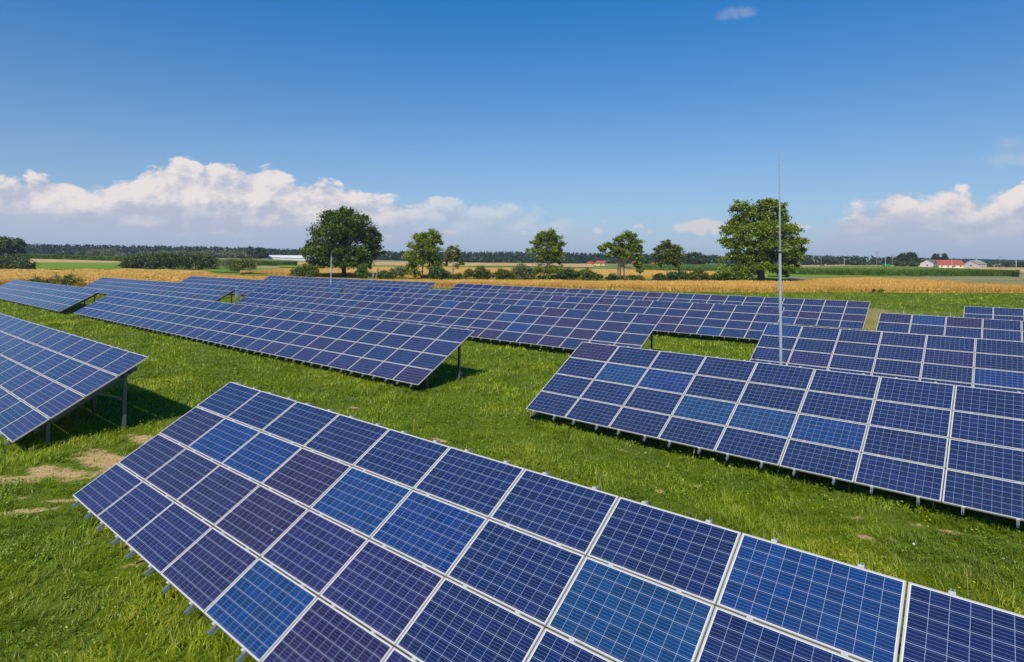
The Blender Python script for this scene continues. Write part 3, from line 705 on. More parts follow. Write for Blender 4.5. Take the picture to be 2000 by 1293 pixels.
def bush(px, base, top, wpx, m, label, seed, dens=1.0, leaf=.2, name='bush', cat='bush', group='bushes along the field edge', lob=None, dist=None):
    r = np.random.default_rng(seed)
    if dist: p = gd(px, dist); s = dist / F
    else: p, s = at(px, base)
    H = (base - top) * s * (1.08 if (base - top) > 22 else 1.12); W = wpx * s * 1.08
    if lob is None:
        lob = []
        k = max(3, int(round(wpx / max(6, (base - top)) * 2.2)))
        for i in range(k):
            x = -1 + 2 * (i + .5) / k; e = math.sqrt(max(.1, 1 - x * x * .8)) * r.uniform(.75, 1.08)
            lob.append((x * .8, r.uniform(-.3, .3), .48 * e, min(.9, 1.3 / k ** .75), .46 * e))
    return tree_mesh_obj(name, label, cat, p, H, W, lob, [(0, .03 * H, .5)], None, m, seed, dens=dens, leafsize=leaf, group=group, limbs=False, sub=.42)
B = [ # px, base, top, width, material, label
    (595, 543, 520, 50, 'leaf_bush', 'low bush at the left foot of the large dark tree'),
    (708, 547, 518, 18, 'leaf_lime', 'bright lime-green sapling at the right foot of the large dark tree'),
    (752, 544, 531, 38, 'leaf_bush', 'low scrub beside the dead stump'),
    (779, 543, 517, 26, 'leaf_willow', 'round olive bush between the dead stump and the two-stemmed tree'),
    (858, 546, 522, 32, 'leaf_thicket', 'dark bush between the two-stemmed tree and the yellowing tree'),
    (890, 546, 534, 26, 'leaf_bush', 'low scrub under the small yellowing tree'),
    (937, 546, 524, 52, 'leaf_bush', 'broad bush right of the small yellowing tree'),
    (984, 546, 526, 36, 'leaf_bush', 'low bush left of the rounded willow bush'),
    (1022, 545, 513, 36, 'leaf_willow', 'rounded grey-green willow bush left of the layered centre tree'),
    (1112, 547, 525, 46, 'leaf_thicket', 'dark bush touching the right foot of the layered centre tree'),
    (1148, 547, 526, 36, 'leaf_bush', 'pointed bush between the layered centre tree and the open-branched tree'),
    (1170, 547, 534, 14, 'leaf_lime', 'tiny bush just left of the open-branched tree'),
    (1196, 548, 535, 20, 'leaf_thicket', 'small dark bush under the open-branched tree stems'),
    (1240, 548, 537, 40, 'leaf_bush', 'brownish low scrub right of the open-branched tree'),
    (1287, 548, 534, 20, 'leaf_thicket', 'small bush at the left foot of the slim olive-green tree'),
    (1326, 548, 527, 38, 'leaf_thicket', 'round dark bush at the right foot of the slim olive-green tree'),
    (1366, 548, 530, 36, 'leaf_bush', 'round bush midway between the slim tree and the largest tree'),
    (1400, 548, 536, 36, 'leaf_lime', 'low pale bush at the left edge of the largest tree'),
    (1440, 549, 515, 56, 'leaf_big', 'leafy undergrowth below the left side of the largest tree'),
]
for i, b in enumerate(B): bush(b[0], b[1], b[2], b[3], b[4], b[5], 100 + i, dens=2.2 if b[3] > 30 else 1.8, leaf=.24)
# weeds and bushes on the left
bush(452, 531, 501, 40, 'leaf_willow', 'grey-green round bush left of the dark green one, beyond the wheat', 131, 1.1, .3, group='bushes beyond the left wheat field')
bush(474, 532, 503, 46, 'leaf_bush', 'dark green round bush at the right end of the left wheat field', 132, 1.2, .3, group='bushes beyond the left wheat field')
bush(335, 526, 500, 176, 'leaf_thicket', 'long dense thicket in the middle of the left fields', 133, 2.0, .42, name='thicket', cat='thicket', group=None,
     lob=[(-.92, 0, .30, .10, .28), (-.8, 0, .42, .13, .42), (-.65, 0, .5, .14, .48), (-.48, .1, .5, .14, .48), (-.3, 0, .52, .14, .46), (-.12, 0, .55, .15, .48), (.05, 0, .55, .14, .48), (.22, 0, .52, .14, .47), (.38, 0, .52, .14, .46), (.55, 0, .54, .14, .48), (.72, 0, .52, .14, .48), (.86, 0, .36, .12, .36)])
bush(20, 527, 498, 92, 'leaf_thicket', 'dark thicket at the left edge in front of the tall trees', 134, 1.8, .40, name='thicket', cat='thicket', group=None)
bush(132, 561, 535, 52, 'leaf_bush', 'grey-green weedy bush behind the left edge table', 135, 1.0, .16)
bush(92, 560, 540, 30, 'leaf_bush', 'thin weeds left of the grey-green weedy bush, behind the left edge table', 136, .8, .16)
bush(66, 559, 539, 26, 'leaf_bush', 'thin weeds nearest the left edge behind the pale table', 137, .8, .16)
bush(110, 560, 537, 12, 'leaf_lime', 'narrow upright weed beside the grey-green weedy bush', 138, .8, .14)
bush(288, 554, 539, 26, 'leaf_bush', 'small bush showing over the top edge of a far table in the wheat', 139, .9, .16)
# dead stump
def stump():
    p, s = at(735, 544); r = empty('dead_stump', p, 'broken bare dead stump bending over beside the large dark tree', 'stump'); mb = MB()
    k = s
    mb.tube([(-1, 0, -.3), (-6 * k, 0, 8 * k), (-9 * k, 0, 12 * k), (-13 * k, 0, 12 * k), (-16 * k, 0, 8 * k), (-17 * k, 0, 4 * k)], [.35, .35, .3, .25, .2, .1], 7)
    mb.build('branch', MT['wood'], r, True)
    mb = MB(); mb.tube([(0, 0, -.3), (1 * k, 0, 8 * k), (3 * k, 0, 18 * k), (4 * k, 0, 27 * k)], [.4, .32, .2, .05], 7); mb.build('trunk', MT['wood'], r, True)
stump()

# ------------------------------------------------------------------ crop fields
def interp(poly, t):
    p = np.array(poly, float); d = np.r_[0, np.cumsum(np.hypot(*np.diff(p, axis=0).T))]; d /= d[-1]
    return np.stack([np.interp(t, d, p[:, 0]), np.interp(t, d, p[:, 1])], -1)
def strip(name, label, near, far, height, m, n=80, k=24, rough=.1, sc=3.0, seed=1, tuft=None, tn=0, ts=.3, lift=0.0, tedge=0.4, wob=0.0, kind='stuff', tup=1.0):
    """a standing crop between a near and a far outline (both traced on the ground), with its own height and a ragged top"""
    A = np.array([gp(*q)[:2] for q in near]); Bq = np.array([gp(*q, lift=height)[:2] for q in far])
    t = np.linspace(0, 1, n); a, b = interp(A, t), interp(Bq, t)
    r = np.random.default_rng(seed)
    s = (np.linspace(0, 1, k) ** 1.3)
    X = a[:, None, 0] * (1 - s) + b[:, None, 0] * s; Y = a[:, None, 1] * (1 - s) + b[:, None, 1] * s
    if wob: 
        w = (smooth_noise(X, Y, 6.0, seed) - .5) * wob; Y = Y + w * (1 - s)
    Z = terrain(X, Y) + height + lift + rough * (smooth_noise(X, Y, sc, seed) + .6 * smooth_noise(X, Y, sc * .33, seed + 1) + .5 * r.random(X.shape) - 1.0)
    v = [np.stack([X, Y, Z], -1).reshape(-1, 3)]
    idx = np.arange(n * k).reshape(n, k); q = np.stack([idx[:-1, :-1], idx[1:, :-1], idx[1:, 1:], idx[:-1, 1:]], -1).reshape(-1, 4)
    fs = [q]; base = n * k
    loop = np.concatenate([idx[:, 0], idx[-1, 1:], idx[::-1, -1][1:], idx[0, ::-1][1:-1]])
    P = v[0][loop].copy(); P[:, 2] = terrain(P[:, 0], P[:, 1]) - .3; v.append(P)
    li = np.arange(len(loop)); nx = (li + 1) % len(loop)
    fs.append(np.stack([loop, base + li, base + nx, loop[nx]], -1))
    f = np.concatenate(fs)
    me = mesh_np(name, np.concatenate(v), f.ravel(), np.full(len(f), 4), [MT[m]] + ([MT[tuft]] if tuft else []))
    if tuft:
        tt = r.random(tn); ss = np.where(r.random(tn) < tedge, r.random(tn) ** 3 * .08, r.random(tn) ** 1.5)
        aa, bb = interp(A, tt), interp(Bq, tt); p = aa * (1 - ss[:, None]) + bb * ss[:, None]
        if wob: p[:, 1] += (smooth_noise(p[:, 0], p[:, 1], 6.0, seed) - .5) * wob * (1 - ss)
        z = terrain(p[:, 0], p[:, 1]) + lift + height * np.where(ss < .012, r.uniform(.25, 1, tn), 1.0) + rough * (smooth_noise(p[:, 0], p[:, 1], sc, seed) - .5)
        c = np.stack([p[:, 0], p[:, 1], z], -1)
        h = ts * r.uniform(.6, 1.4, tn); w = ts * .38 * r.uniform(.6, 1.3, tn); an = r.uniform(0, math.pi, tn)
        dx = np.stack([np.cos(an) * w, np.sin(an) * w, np.zeros(tn)], -1); lean = np.stack([r.normal(0, .3, tn) * h, r.normal(0, .3, tn) * h, h * .75 * tup], -1)
        vt = np.stack([c - dx - [0, 0, 1] * h[:, None] * .5, c + dx - [0, 0, 1] * h[:, None] * .5, c + lean], 1).reshape(-1, 3)
        vv = np.concatenate([np.concatenate(v), vt]); n0 = sum(len(x) for x in v)
        flat = np.concatenate([f.ravel(), n0 + np.arange(3 * tn)]); sizes = np.concatenate([np.full(len(f), 4), np.full(tn, 3)])
        mi = np.concatenate([np.zeros(len(f), int), np.ones(tn, int)]); at_ = np.concatenate([np.full(len(f), .5), np.clip(r.normal(.5, .22, tn), 0, 1)])
        bpy.data.meshes.remove(me)
        me = mesh_np(name, vv, flat, sizes, [MT[m], MT[tuft]], mi, at_)
    o = link(name, me); tag(o, label, None, None, kind); return o
def flat_strip(name, label, near, far, m, lift, n=90, k=50):
    A = np.array([gp(*q)[:2] for q in near]); Bq = np.array([gp(*q)[:2] for q in far])
    t = np.linspace(0, 1, n); a, b = interp(A, t), interp(Bq, t); s = np.linspace(0, 1, k)
    X = a[:, None, 0] * (1 - s) + b[:, None, 0] * s; Y = a[:, None, 1] * (1 - s) + b[:, None, 1] * s
    Z = terrain(X, Y) + lift
    idx = np.arange(n * k).reshape(n, k); q = np.stack([idx[:-1, :-1], idx[1:, :-1], idx[1:, 1:], idx[:-1, 1:]], -1).reshape(-1, 4)
    me = mesh_np(name, np.stack([X, Y, Z], -1).reshape(-1, 3), q.ravel(), np.full(len(q), 4), [MT[m]], smooth=True)
    tag(link(name, me), label, None, None, 'structure')
# order: far to near
strip('wheat_field', 'golden wheat field in front of the tree row', [(420, 557), (700, 558), (880, 562), (1200, 566), (1320, 570), (1450, 571), (1700, 571), (2000, 573), (2400, 577)],
      [(420, 537), (560, 541), (700, 546.5), (1000, 547.5), (1200, 549), (1480, 549), (1560, 550), (1600, 545), (1700, 542.5), (1780, 545), (1860, 551), (2000, 558), (2400, 566)], .75, 'wheat', 260, 60, .22, 5.0, 3, 'wheat_tuft', 90000, .42, wob=3.0)
strip('wheat_field', 'golden wheat field with wind-laid waves on the left', [(-300, 556), (0, 558), (200, 559), (420, 558)], [(-300, 526), (0, 527), (250, 526.5), (330, 527.5), (400, 530), (420, 538)], .75, 'wheat', 220, 90, .75, 7.0, 4, 'wheat_tuft', 60000, .45)
strip('wheat_field', 'golden wheat field behind the tree row in the middle', [(470, 533.5), (560, 538.5), (700, 541), (1000, 543), (1200, 544.5), (1420, 543)], [(470, 532.5), (560, 524.5), (700, 522), (860, 521.5), (1000, 523.5), (1200, 526), (1330, 529), (1420, 530)], .7, 'wheat', 200, 40, .15, 6.0, 5, 'wheat_tuft', 40000, .45)
flat_strip('grass_verge', 'grassy verge behind the left wheat field', [(398, 531.5), (470, 534), (560, 538)], [(398, 525), (470, 526), (560, 530)], 'meadow', .3)
flat_strip('green_strip', 'flat bright green field strip on the left', [(-200, 527.5), (60, 527.5), (260, 526.5)], [(-200, 513.5), (60, 513.8), (262, 514.6)], 'meadow', .3)
flat_strip('stubble_strip', 'orange stubble strip beyond the bright green field', [(-200, 513.3), (60, 513.6), (262, 514.4)], [(-200, 504.5), (60, 506.0), (240, 511.6)], 'wheat_far', .3)
strip('maize_field', 'maize strip along the far edge of the left fields', [(30, 505.8), (140, 508.3), (280, 512.6)], [(30, 498.4), (140, 500.8), (280, 504.8)], 2.2, 'corn', 120, 10, .4, 4, 6, 'corn_tuft', 9000, 1.1)
strip('maize_field', 'maize block between the dark green bush and the white sheds', [(415, 516.5), (490, 518.5), (580, 519)], [(415, 510), (490, 510), (580, 512)], 2.0, 'corn', 100, 16, .4, 4, 7, 'corn_tuft', 9000, 1.0)
flat_strip('stubble_strip', 'pale pinkish stubble field before the distant woods in the middle', [(560, 517.5), (850, 519.5), (1000, 520), (1160, 523)], [(560, 511.8), (850, 512.5), (1000, 514), (1160, 515.6)], 'wheat_far', .3)
flat_strip('green_strip', 'thin green strip in the middle wheat', [(545, 522.5), (700, 524), (860, 522.5), (1010, 521.5)], [(545, 518.2), (700, 519.2), (860, 519.8), (1000, 519.2)], 'meadow', .34)
strip('maize_field', 'distant maize strip left of the layered centre tree', [(895, 511.9), (1020, 514)], [(895, 508.4), (1010, 510.4)], 2.2, 'corn', 60, 8, .4, 4, 8, 'corn_tuft', 3000, 1.3)
strip('maize_field', 'maize field between the open-branched tree and the largest tree', [(1250, 527), (1350, 530.5), (1450, 531)], [(1250, 517), (1350, 517.5), (1450, 518)], 2.0, 'corn', 110, 24, .4, 4, 9, 'corn_tuft', 16000, .9)
strip('maize_field', 'large dark maize field at the right with a pale tasselled top', [(1510, 535), (1560, 537.5), (1700, 540), (1800, 540.5), (1900, 541), (1978, 541.8), (1990, 542)], [(1510, 524.5), (1560, 521.5), (1700, 519.5), (1820, 522.5), (1925, 527.5), (1975, 530.5), (1990, 531.3)], 2.1, 'corn_top', 240, 60, .35, 3, 10, 'corn_tuft', 42000, .75, tedge=.88)
flat_strip('green_strip', 'bright grass edge in front of the large maize field', [(1500, 540), (1600, 543), (1700, 541.8), (1770, 541.8)], [(1500, 533), (1600, 536), (1700, 539.2), (1770, 540)], 'meadow', .34)
flat_strip('mown_field', 'grey-green mown field between wheat and maize at the right', [(1540, 549), (1600, 547), (1740, 545), (1860, 552), (2000, 559), (2400, 575)], [(1540, 539), (1600, 541), (1740, 541.4), (1860, 541.8), (2000, 535), (2400, 537)], 'stubble', .3)
flat_strip('stubble_strip', 'pale golden strip behind the large maize field', [(1560, 526), (1700, 527), (1820, 529), (1900, 532), (1980, 534), (2300, 538)], [(1560, 516), (1700, 516.8), (1820, 520), (1900, 521), (1980, 521.6), (2300, 523.5)], 'wheat_far', .36)

# ------------------------------------------------------------------ woods
def woods(name, label, xs, tops, dist, depth, m, seed, cw=7.0, per=60, leaf=1.6, conif=0.5, base=None, cnt=None, kind='stuff', jag=1.0):
    """a belt of trees: canopy height follows the skyline rows; crowns are clumps of leaf mass on stems"""
    r = np.random.default_rng(seed); C, T, S = [], [], []
    x0, x1 = xs[0], xs[-1]
    wid = (x1 - x0) / F * dist; n = cnt or int(wid / cw * depth / cw * .8)
    for _ in range(n):
        px = r.uniform(x0, x1); dd = dist + r.random() ** 1.4 * depth
        p = gd(px, dd); top = np.interp(px, xs, tops)
        Hh = max(4.0, hgt(p, top) * (dist / dd) ** .15) * (1 - .22 * jag * r.random() ** 1.5) * (1.0 if dd > dist + depth * .25 else r.uniform(.6, .95))
        cr = cw * .5 * r.uniform(.8, 1.3)
        k = per
        if r.random() < conif:
            zz = r.random(k) ** .85; rad = cr * (1 - zz) ** .7 * .95 + .25; an = r.uniform(0, 6.28, k)
            q = np.stack([np.cos(an) * rad * r.uniform(.5, 1, k), np.sin(an) * rad * r.uniform(.5, 1, k), Hh * (.0 + 1.0 * zz)], -1)
        else:
            d = r.normal(size=(k, 3)); d /= np.linalg.norm(d, axis=1)[:, None]; d *= r.uniform(.6, 1, (k, 1))
            q = d * [cr, cr, Hh * .42] + [0, 0, Hh * .58]
            lowm = r.random(k) < .25; q[lowm, 2] = r.uniform(0, .3, lowm.sum()) * Hh
        C.append(p + q); T.append(np.clip(r.normal(.5, .2) + r.normal(0, .12, k), 0, 1))
    C = np.concatenate(C); T = np.concatenate(T)
    o = link(name, leaf_mesh(name, C, leaf, T, [MT[m]], r, up=.5)); tag(o, label, None, None, kind); return o
woods('forest', 'long dark conifer forest on the left horizon', [-250, 0, 100, 250, 400, 560, 700], [474.5, 475, 476, 478, 480.5, 485.5, 488.5], 900, 160, 'leaf_forest', 41, 7, 36, 1.9, .75)
woods('forest', 'dark forest on the horizon in the middle', [640, 740, 850, 1000, 1100, 1200, 1400], [488, 489.5, 491, 490.5, 492, 494, 498], 950, 170, 'leaf_forest', 42, 7, 36, 1.9, .6)
woods('forest', 'broadleaf wood on the right horizon beyond the maize', [1250, 1340, 1400, 1560, 1600, 1700, 1800], [493, 495, 496, 494.5, 496, 500, 500.5], 640, 110, 'leaf_forest2', 43, 9, 50, 1.7, .05)
woods('forest', 'low distant wood at the far right horizon', [1740, 1850, 1950, 2100, 2300], [502, 504.5, 507, 509, 511], 1500, 300, 'leaf_forest', 44, 14, 40, 3.4, .5)
woods('hedge', 'dark hedge and trees right of the last farm building', [1925, 1960, 2000, 2080, 2300], [509, 506, 511, 512, 514], 520, 30, 'leaf_forest2', 45, 5, 46, 1.0, .0)
woods('grove', 'bushy grove in front of the middle forest', [895, 950, 1040, 1180, 1240], [502, 500, 499, 503, 504], 700, 60, 'leaf_forest2', 46, 8, 46, 1.6, .1)

def far_tree(px, base, top, wpx, m, label, seed, dist, dens=1.0, leaf=.5, group='trees in front of the distant woods', bark='bark'):
    p = gd(px, dist); s = dist / F
    H = hgt(p, top); W = wpx * s
    lob = [(0, 0, .72, .6, .26), (-.45, 0, .55, .5, .24), (.45, 0, .55, .5, .24), (0, -.3, .42, .7, .26), (0, 0, .28, .7, .16)]
    return tree_mesh_obj('tree', label, 'tree', p, H, W, lob, [(0, .04 * H, .6)], None, m, seed, dens=dens, leafsize=leaf, group=group, limbs=False, sub=.4, bark=bark)
WL = [(186, 488, 30), (214, 487, 28), (160, 491, 22), (242, 494, 28), (285, 492, 34), (318, 491, 34), (352, 490, 36), (384, 493, 26), (408, 490, 34), (446, 490, 34), (470, 491, 30), (496, 492, 22), (112, 494, 16), (66, 492, 18)]
WLAB = ['pale round willow in front of the left forest, nearest its neighbour on the left pair', 'pale round willow, right one of the pair in front of the left forest', 'small dark willow left of the pale pair', 'low willow right of the pale pair',
        'low willow over the left end of the long thicket', 'willow over the left half of the long thicket', 'willow over the middle of the long thicket', 'low dip willow over the right half of the long thicket', 'willow over the right end of the long thicket',
        'willow above the grey-green round bush', 'willow above the dark green round bush', 'last small willow right of the dark green round bush', 'tiny round tree above the left maize strip', 'tiny tree beside the tall trees at the left edge']
for i, (px, top, w) in enumerate(WL): far_tree(px, 505, top, w, 'leaf_willow' if i not in (2, 12, 13) else 'leaf_thicket', WLAB[i], 200 + i, 740, 1.5, 1.1)
far_tree(4, 505, 464, 36, 'leaf_dark', 'tall dark tree cut by the left edge', 220, 380, 1.4, .8); far_tree(34, 505, 467, 26, 'leaf_dark', 'tall dark tree right beside the one cut by the left edge', 221, 390, 1.4, .8)
far_tree(-20, 505, 465, 50, 'leaf_dark', 'tall dark tree beyond the left edge', 222, 385, 1.2, .8)
far_tree(489, 505, 482, 12, 'leaf_forest', 'pointed dark tree rising over the left forest', 223, 700, 1.0, 1.0)
far_tree(508, 505, 485, 30, 'leaf_forest2', 'rounded grove tree left of the white sheds', 224, 600, 1.0, 1.0)
far_tree(1407, 515, 501, 14, 'leaf_mid', 'light green tree beside the small grey far house', 225, 460, .8, .6)
far_tree(1358, 515, 494, 44, 'leaf_forest2', 'dark rounded tree group left of the small grey far house', 226, 480, 1.3, .9)
far_tree(1259, 515, 502, 24, 'leaf_forest2', 'dark round tree between the far pink and red roofs', 227, 440, 1.0, .7)
far_tree(1778, 518, 494, 26, 'leaf_forest2', 'tallest round tree left of the farm buildings', 228, 520, 1.1, .8); far_tree(1762, 518, 497, 22, 'leaf_forest2', 'slightly lower tree left of the tallest round one by the farm', 229, 540, 1.1, .8)
far_tree(1754, 518, 509, 14, 'leaf_thicket', 'small round orchard tree farther from the farm', 230, 470, .8, .6); far_tree(1767, 518, 509, 14, 'leaf_thicket', 'small round orchard tree in the middle of the orchard', 231, 470, .8, .6); far_tree(1784, 518, 510, 18, 'leaf_thicket', 'small round orchard tree nearest the white gable house', 232, 470, .9, .6)
far_tree(1824, 518, 495, 8, 'leaf_forest2', 'slender tree over the white gable house roof', 233, 560, .8, .6); far_tree(1832, 518, 497, 9, 'leaf_forest2', 'second slender tree over the farm roofs', 234, 560, .8, .6); far_tree(1844, 518, 495, 11, 'leaf_forest2', 'round-topped tree over the red roof', 235, 560, .8, .6)
far_tree(1306, 515, 497, 60, 'leaf_forest2', 'broad far tree mass behind the slim olive-green tree', 236, 560, 1.3, 1.0)
for i, (px, w) in enumerate([(1070, 20), (1090, 18), (1320, 24)]): pass

# ------------------------------------------------------------------ farm buildings
def house(px, dist, wpx, dpx, wall_px, roof_px, yaw, wall, roof, label, name='farmhouse', cat='house', hip=False, wins=3, gablewall=None, chimney=False):
    p = gd(px, dist); s = dist / F; L = wpx * s / 2; D = dpx * s / 2; hw = wall_px * s; hr = roof_px * s
    r = empty(name, p, label, cat, None, rz=yaw)
    mb = MB(); mb.box(-L, L, -D, D, -.5, hw)
    mb.build('wall', MT[wall], r)
    if not hip:
        for sx in (-1, 1):
            mb = MB(); x = sx * L; t = .2 * sx
            vs = [(x, -D, hw + .003), (x, D, hw + .003), (x, 0, hw + hr), (x - t, -D, hw + .003), (x - t, D, hw + .003), (x - t, 0, hw + hr)]
            mb.add(vs, [(0, 1, 2), (3, 5, 4), (0, 2, 5, 3), (1, 4, 5, 2), (0, 3, 4, 1)]); mb.build('gable', MT[gablewall or wall], r)
    mb = MB(); o = .4; th = .18
    k = hr / D
    for sy in (-1, 1):
        if hip:
            vs = [(-L - o, sy * (D + o), hw - o * k * .5), (L + o, sy * (D + o), hw - o * k * .5), (L * .35, 0, hw + hr), (-L * .35, 0, hw + hr)]
        else:
            vs = [(-L - o, sy * (D + o), hw - o * k), (L + o, sy * (D + o), hw - o * k), (L + o, 0, hw + hr), (-L - o, 0, hw + hr)]
        vs = vs + [(a, b, c + th) for a, b, c in vs]
        mb.add(vs, [(0, 1, 2, 3), (4, 7, 6, 5), (0, 4, 5, 1), (1, 5, 6, 2), (2, 6, 7, 3), (3, 7, 4, 0)])
    if hip:
        for sx in (-1, 1):
            vs = [(sx * (L + o), -D - o, hw - o * k * .5 + th), (sx * (L + o), D + o, hw - o * k * .5 + th), (sx * L * .35, 0, hw + hr + th)]
            mb.add(vs, [(0, 1, 2)])
    rf = mb.build('roof', MT[roof], r)
    if chimney:
        mb = MB(); mb.box(L * .2, L * .2 + .9, -.45, .45, hw + hr * .7, hw + hr + 1.0); mb.build('chimney', MT['grey_wall'], rf)
    for i in range(wins):
        x = -L + 2 * L * (i + .5) / wins
        mb = MB(); z0 = hw * .35; z1 = hw * .75
        mb.box(x - .6, x + .6, -D - .06, -D + .05, z0, z1); w = mb.build('window', MT['white_wall'], r)
        mb = MB(); mb.box(x - .48, x + .48, -D - .09, -D - .062, z0 + .12, z1 - .12); mb.build('pane', MT['window'], w)
    mb = MB(); mb.box(L * .04, L * .04 + 1.0, -D - .05, -D + .05, 0, 2.1); mb.build('door', MT['door'], r)
    for sx in (-1, 1):
        mb = MB(); mb.box(sx * L - .05, sx * L + .06 * sx + (.05 if sx < 0 else 0), -.5, .5, hw * .9, hw * .9 + 1.2) if False else mb.box(sx * L + (0 if sx > 0 else -.06), sx * L + (.06 if sx > 0 else 0), -.5, .5, hw * .45, hw * .75)
        mb.build('window', MT['window'], r)
    return r
house(1818, 455, 40, 24, 9, 7.0, math.radians(38), 'white_wall', 'grey_roof', 'white-gabled farmhouse with dark grey roof, left of the red-roofed house', wins=3)
house(1853, 440, 42, 20, 7.5, 8.5, math.radians(-14), 'cream_wall', 'red_roof', 'cream farmhouse with a bright red roof', wins=4, gablewall='grey_wall')
house(1905, 455, 40, 22, 8.5, 6.5, math.radians(32), 'grey_wall', 'pale_roof', 'pale grey farm building with a light roof, right of the red-roofed house', 'farm_building', 'building', wins=2, chimney=True)
house(1153, 520, 16, 12, 3.5, 3.8, .2, 'yellow_wall', 'red_roof', 'tiny far house with a red hipped roof beside a yellow house', hip=True, wins=2)
house(1174, 500, 18, 12, 5, 4, math.radians(-30), 'yellow_wall', 'red_roof', 'far yellow house with a red roof', wins=2)
house(1243, 500, 16, 9, 4.5, 4, .3, 'pink_wall', 'red_roof', 'far pink house half hidden by the open-branched tree', wins=2)
house(1271, 520, 12, 8, 3.0, 3.5, 0, 'pink_wall', 'red_roof', 'far red roof beside the slim olive-green tree', wins=1)
house(1391, 430, 13, 9, 4, 2.6, .25, 'grey_wall', 'grey_roof', 'small grey far house left of the largest tree', wins=2)
house(1414, 430, 16, 8, 3, 2.4, .1, 'grey_wall', 'grey_roof', 'low far barn touching the left side of the largest tree', 'barn', 'barn', wins=1)
house(1553, 430, 12, 8, 3, 2.6, .1, 'cream_wall', 'red_roof', 'small far house with red roof just right of the largest tree', wins=1)
def wall_piece():
    p = gd(1400, 425); r = empty('yard_wall', p, 'low white yard wall in front of the small grey far house', 'wall', rz=-.05)
    mb = MB(); mb.box(-11, 9, -.15, .15, -.2, 1.0); mb.build('panel', MT['white_wall'], r)
    mb = MB(); mb.box(-11.1, 9.1, -.2, .2, 1.003, 1.1); mb.build('coping', MT['concrete'], r)
wall_piece()
# long white livestock sheds with blue gables
def shed(px, dist, Lm, yaw, label):
    p = gd(px, dist); r = empty('livestock_shed', p, label, 'shed', 'white sheds far behind the large dark tree', rz=yaw)
    L, D, hw, hr = Lm / 2, 6.0, 2.6, 1.9
    mb = MB(); mb.box(-L, L, -D, D, -.5, hw); mb.build('wall', MT['white_wall'], r)
    mb = MB()
    for sy in (-1, 1):
        vs = [(-L - .5, sy * (D + .5), hw - .15), (L + .5, sy * (D + .5), hw - .15), (L + .5, 0, hw + hr), (-L - .5, 0, hw + hr)]; vs += [(a, b, c + .15) for a, b, c in vs]
        mb.add(vs, [(0, 1, 2, 3), (4, 7, 6, 5), (0, 4, 5, 1), (1, 5, 6, 2), (2, 6, 7, 3), (3, 7, 4, 0)])
    mb.build('roof', MT['white_roof'], r)
    for sx in (-1, 1):
        mb = MB(); x = sx * (L + .02); vs = [(x, -D, hw + .003), (x, D, hw + .003), (x, 0, hw + hr - .05), (x - .2 * sx, -D, hw + .003), (x - .2 * sx, D, hw + .003), (x - .2 * sx, 0, hw + hr - .05)]
        mb.add(vs, [(0, 1, 2), (3, 5, 4), (0, 2, 5, 3), (1, 4, 5, 2), (0, 3, 4, 1)]); mb.build('gable', MT['blue_sheet'], r)
    mb = MB(); mb.box(-L - .06, -L, -1.5, 1.5, 0, 2.3); mb.build('door', MT['blue_sheet'], r)
shed(572, 620, 46, math.radians(20), 'far white shed, leftmost of the row, with a blue gable'); shed(596, 600, 46, math.radians(20), 'far white shed, middle one of the row'); shed(612, 585, 40, math.radians(20), 'far white shed nearest the large dark tree')

# ------------------------------------------------------------------ poles, machine, bales
def utility_pole(px, dist, top, label, arm=True, m='wood', rad=.14):
    p = gd(px, dist); H = hgt(p, top); r = empty('utility_pole', p, label, 'pole', 'poles standing in the far fields')
    mb = MB(); mb.tube([(0, 0, -.3), (0, 0, H)], [rad * 1.3, rad], 8); mb.build('pole', MT[m], r, True)
    if arm:
        mb = MB(); mb.box(-1.5, 1.5, -.08, .08, H - 1.6, H - 1.4); mb.box(-.9, .9, -.08, .08, H - .7, H - .55); mb.build('crossarm', MT[m], r)
        for x in (-1.35, -.8, .8, 1.35):
            mb = MB(); z = H - (1.4 if abs(x) > 1 else .55); mb.tube([(x, 0, z), (x, 0, z + .3)], [.09, .06], 6); mb.build('insulator', MT['concrete'], r)
utility_pole(1712.5, 400, 489.5, 'tall utility pole with crossarms over the maize field'); utility_pole(1743, 420, 495, 'brown utility pole right of the one with crossarms', True)
utility_pole(1729.5, 430, 500, 'thin concrete pole beside the green machine', False, 'concrete', .12); utility_pole(1604, 450, 502, 'short dark pole left in the far right field', False, 'wood', .12)
utility_pole(1649, 450, 503, 'short pale pole in the middle of the far right field', False, 'concrete', .12); utility_pole(1953, 420, 499, 'utility pole with crossarms right of the farm', True)
utility_pole(1984.5, 400, 506, 'pale concrete pole nearest the right edge', False, 'concrete', .14); utility_pole(1859, 425, 505, 'slim pole standing before the red-roofed house', False, 'concrete', .10)
utility_pole(508, 500, 508, 'tiny pole left of the white sheds', False, 'concrete', .1)
def harvester():
    p = gd(1731, 440); r = empty('combine_harvester', p, 'green farm machine parked at the edge of the far wood', 'machine', rz=.15)
    mb = MB(); mb.box(-3, 2.2, -1.4, 1.4, .9, 2.9); mb.box(-3, -.8, -1.3, 1.3, 2.9, 3.3); mb.build('body', MT['green_paint'], r)
    mb = MB(); mb.box(1.0, 2.4, -1.0, 1.0, 2.91, 3.9); mb.build('cab', MT['window'], r)
    mb = MB(); mb.box(2.6, 3.8, -2.4, 2.4, .2, 1.0); mb.build('header', MT['green_paint'], r)
    for x, rr in ((1.6, .9), (-2.2, .65)):
        for y in (-1.5, 1.5):
            mb = MB(); mb.tube([(x, y - .25, rr), (x, y + .25, rr)], [rr, rr], 16); mb.f.append([k for k in range(15, -1, -1)]); mb.mi.append(0); mb.build('wheel', MT['rubber'], r)
harvester()
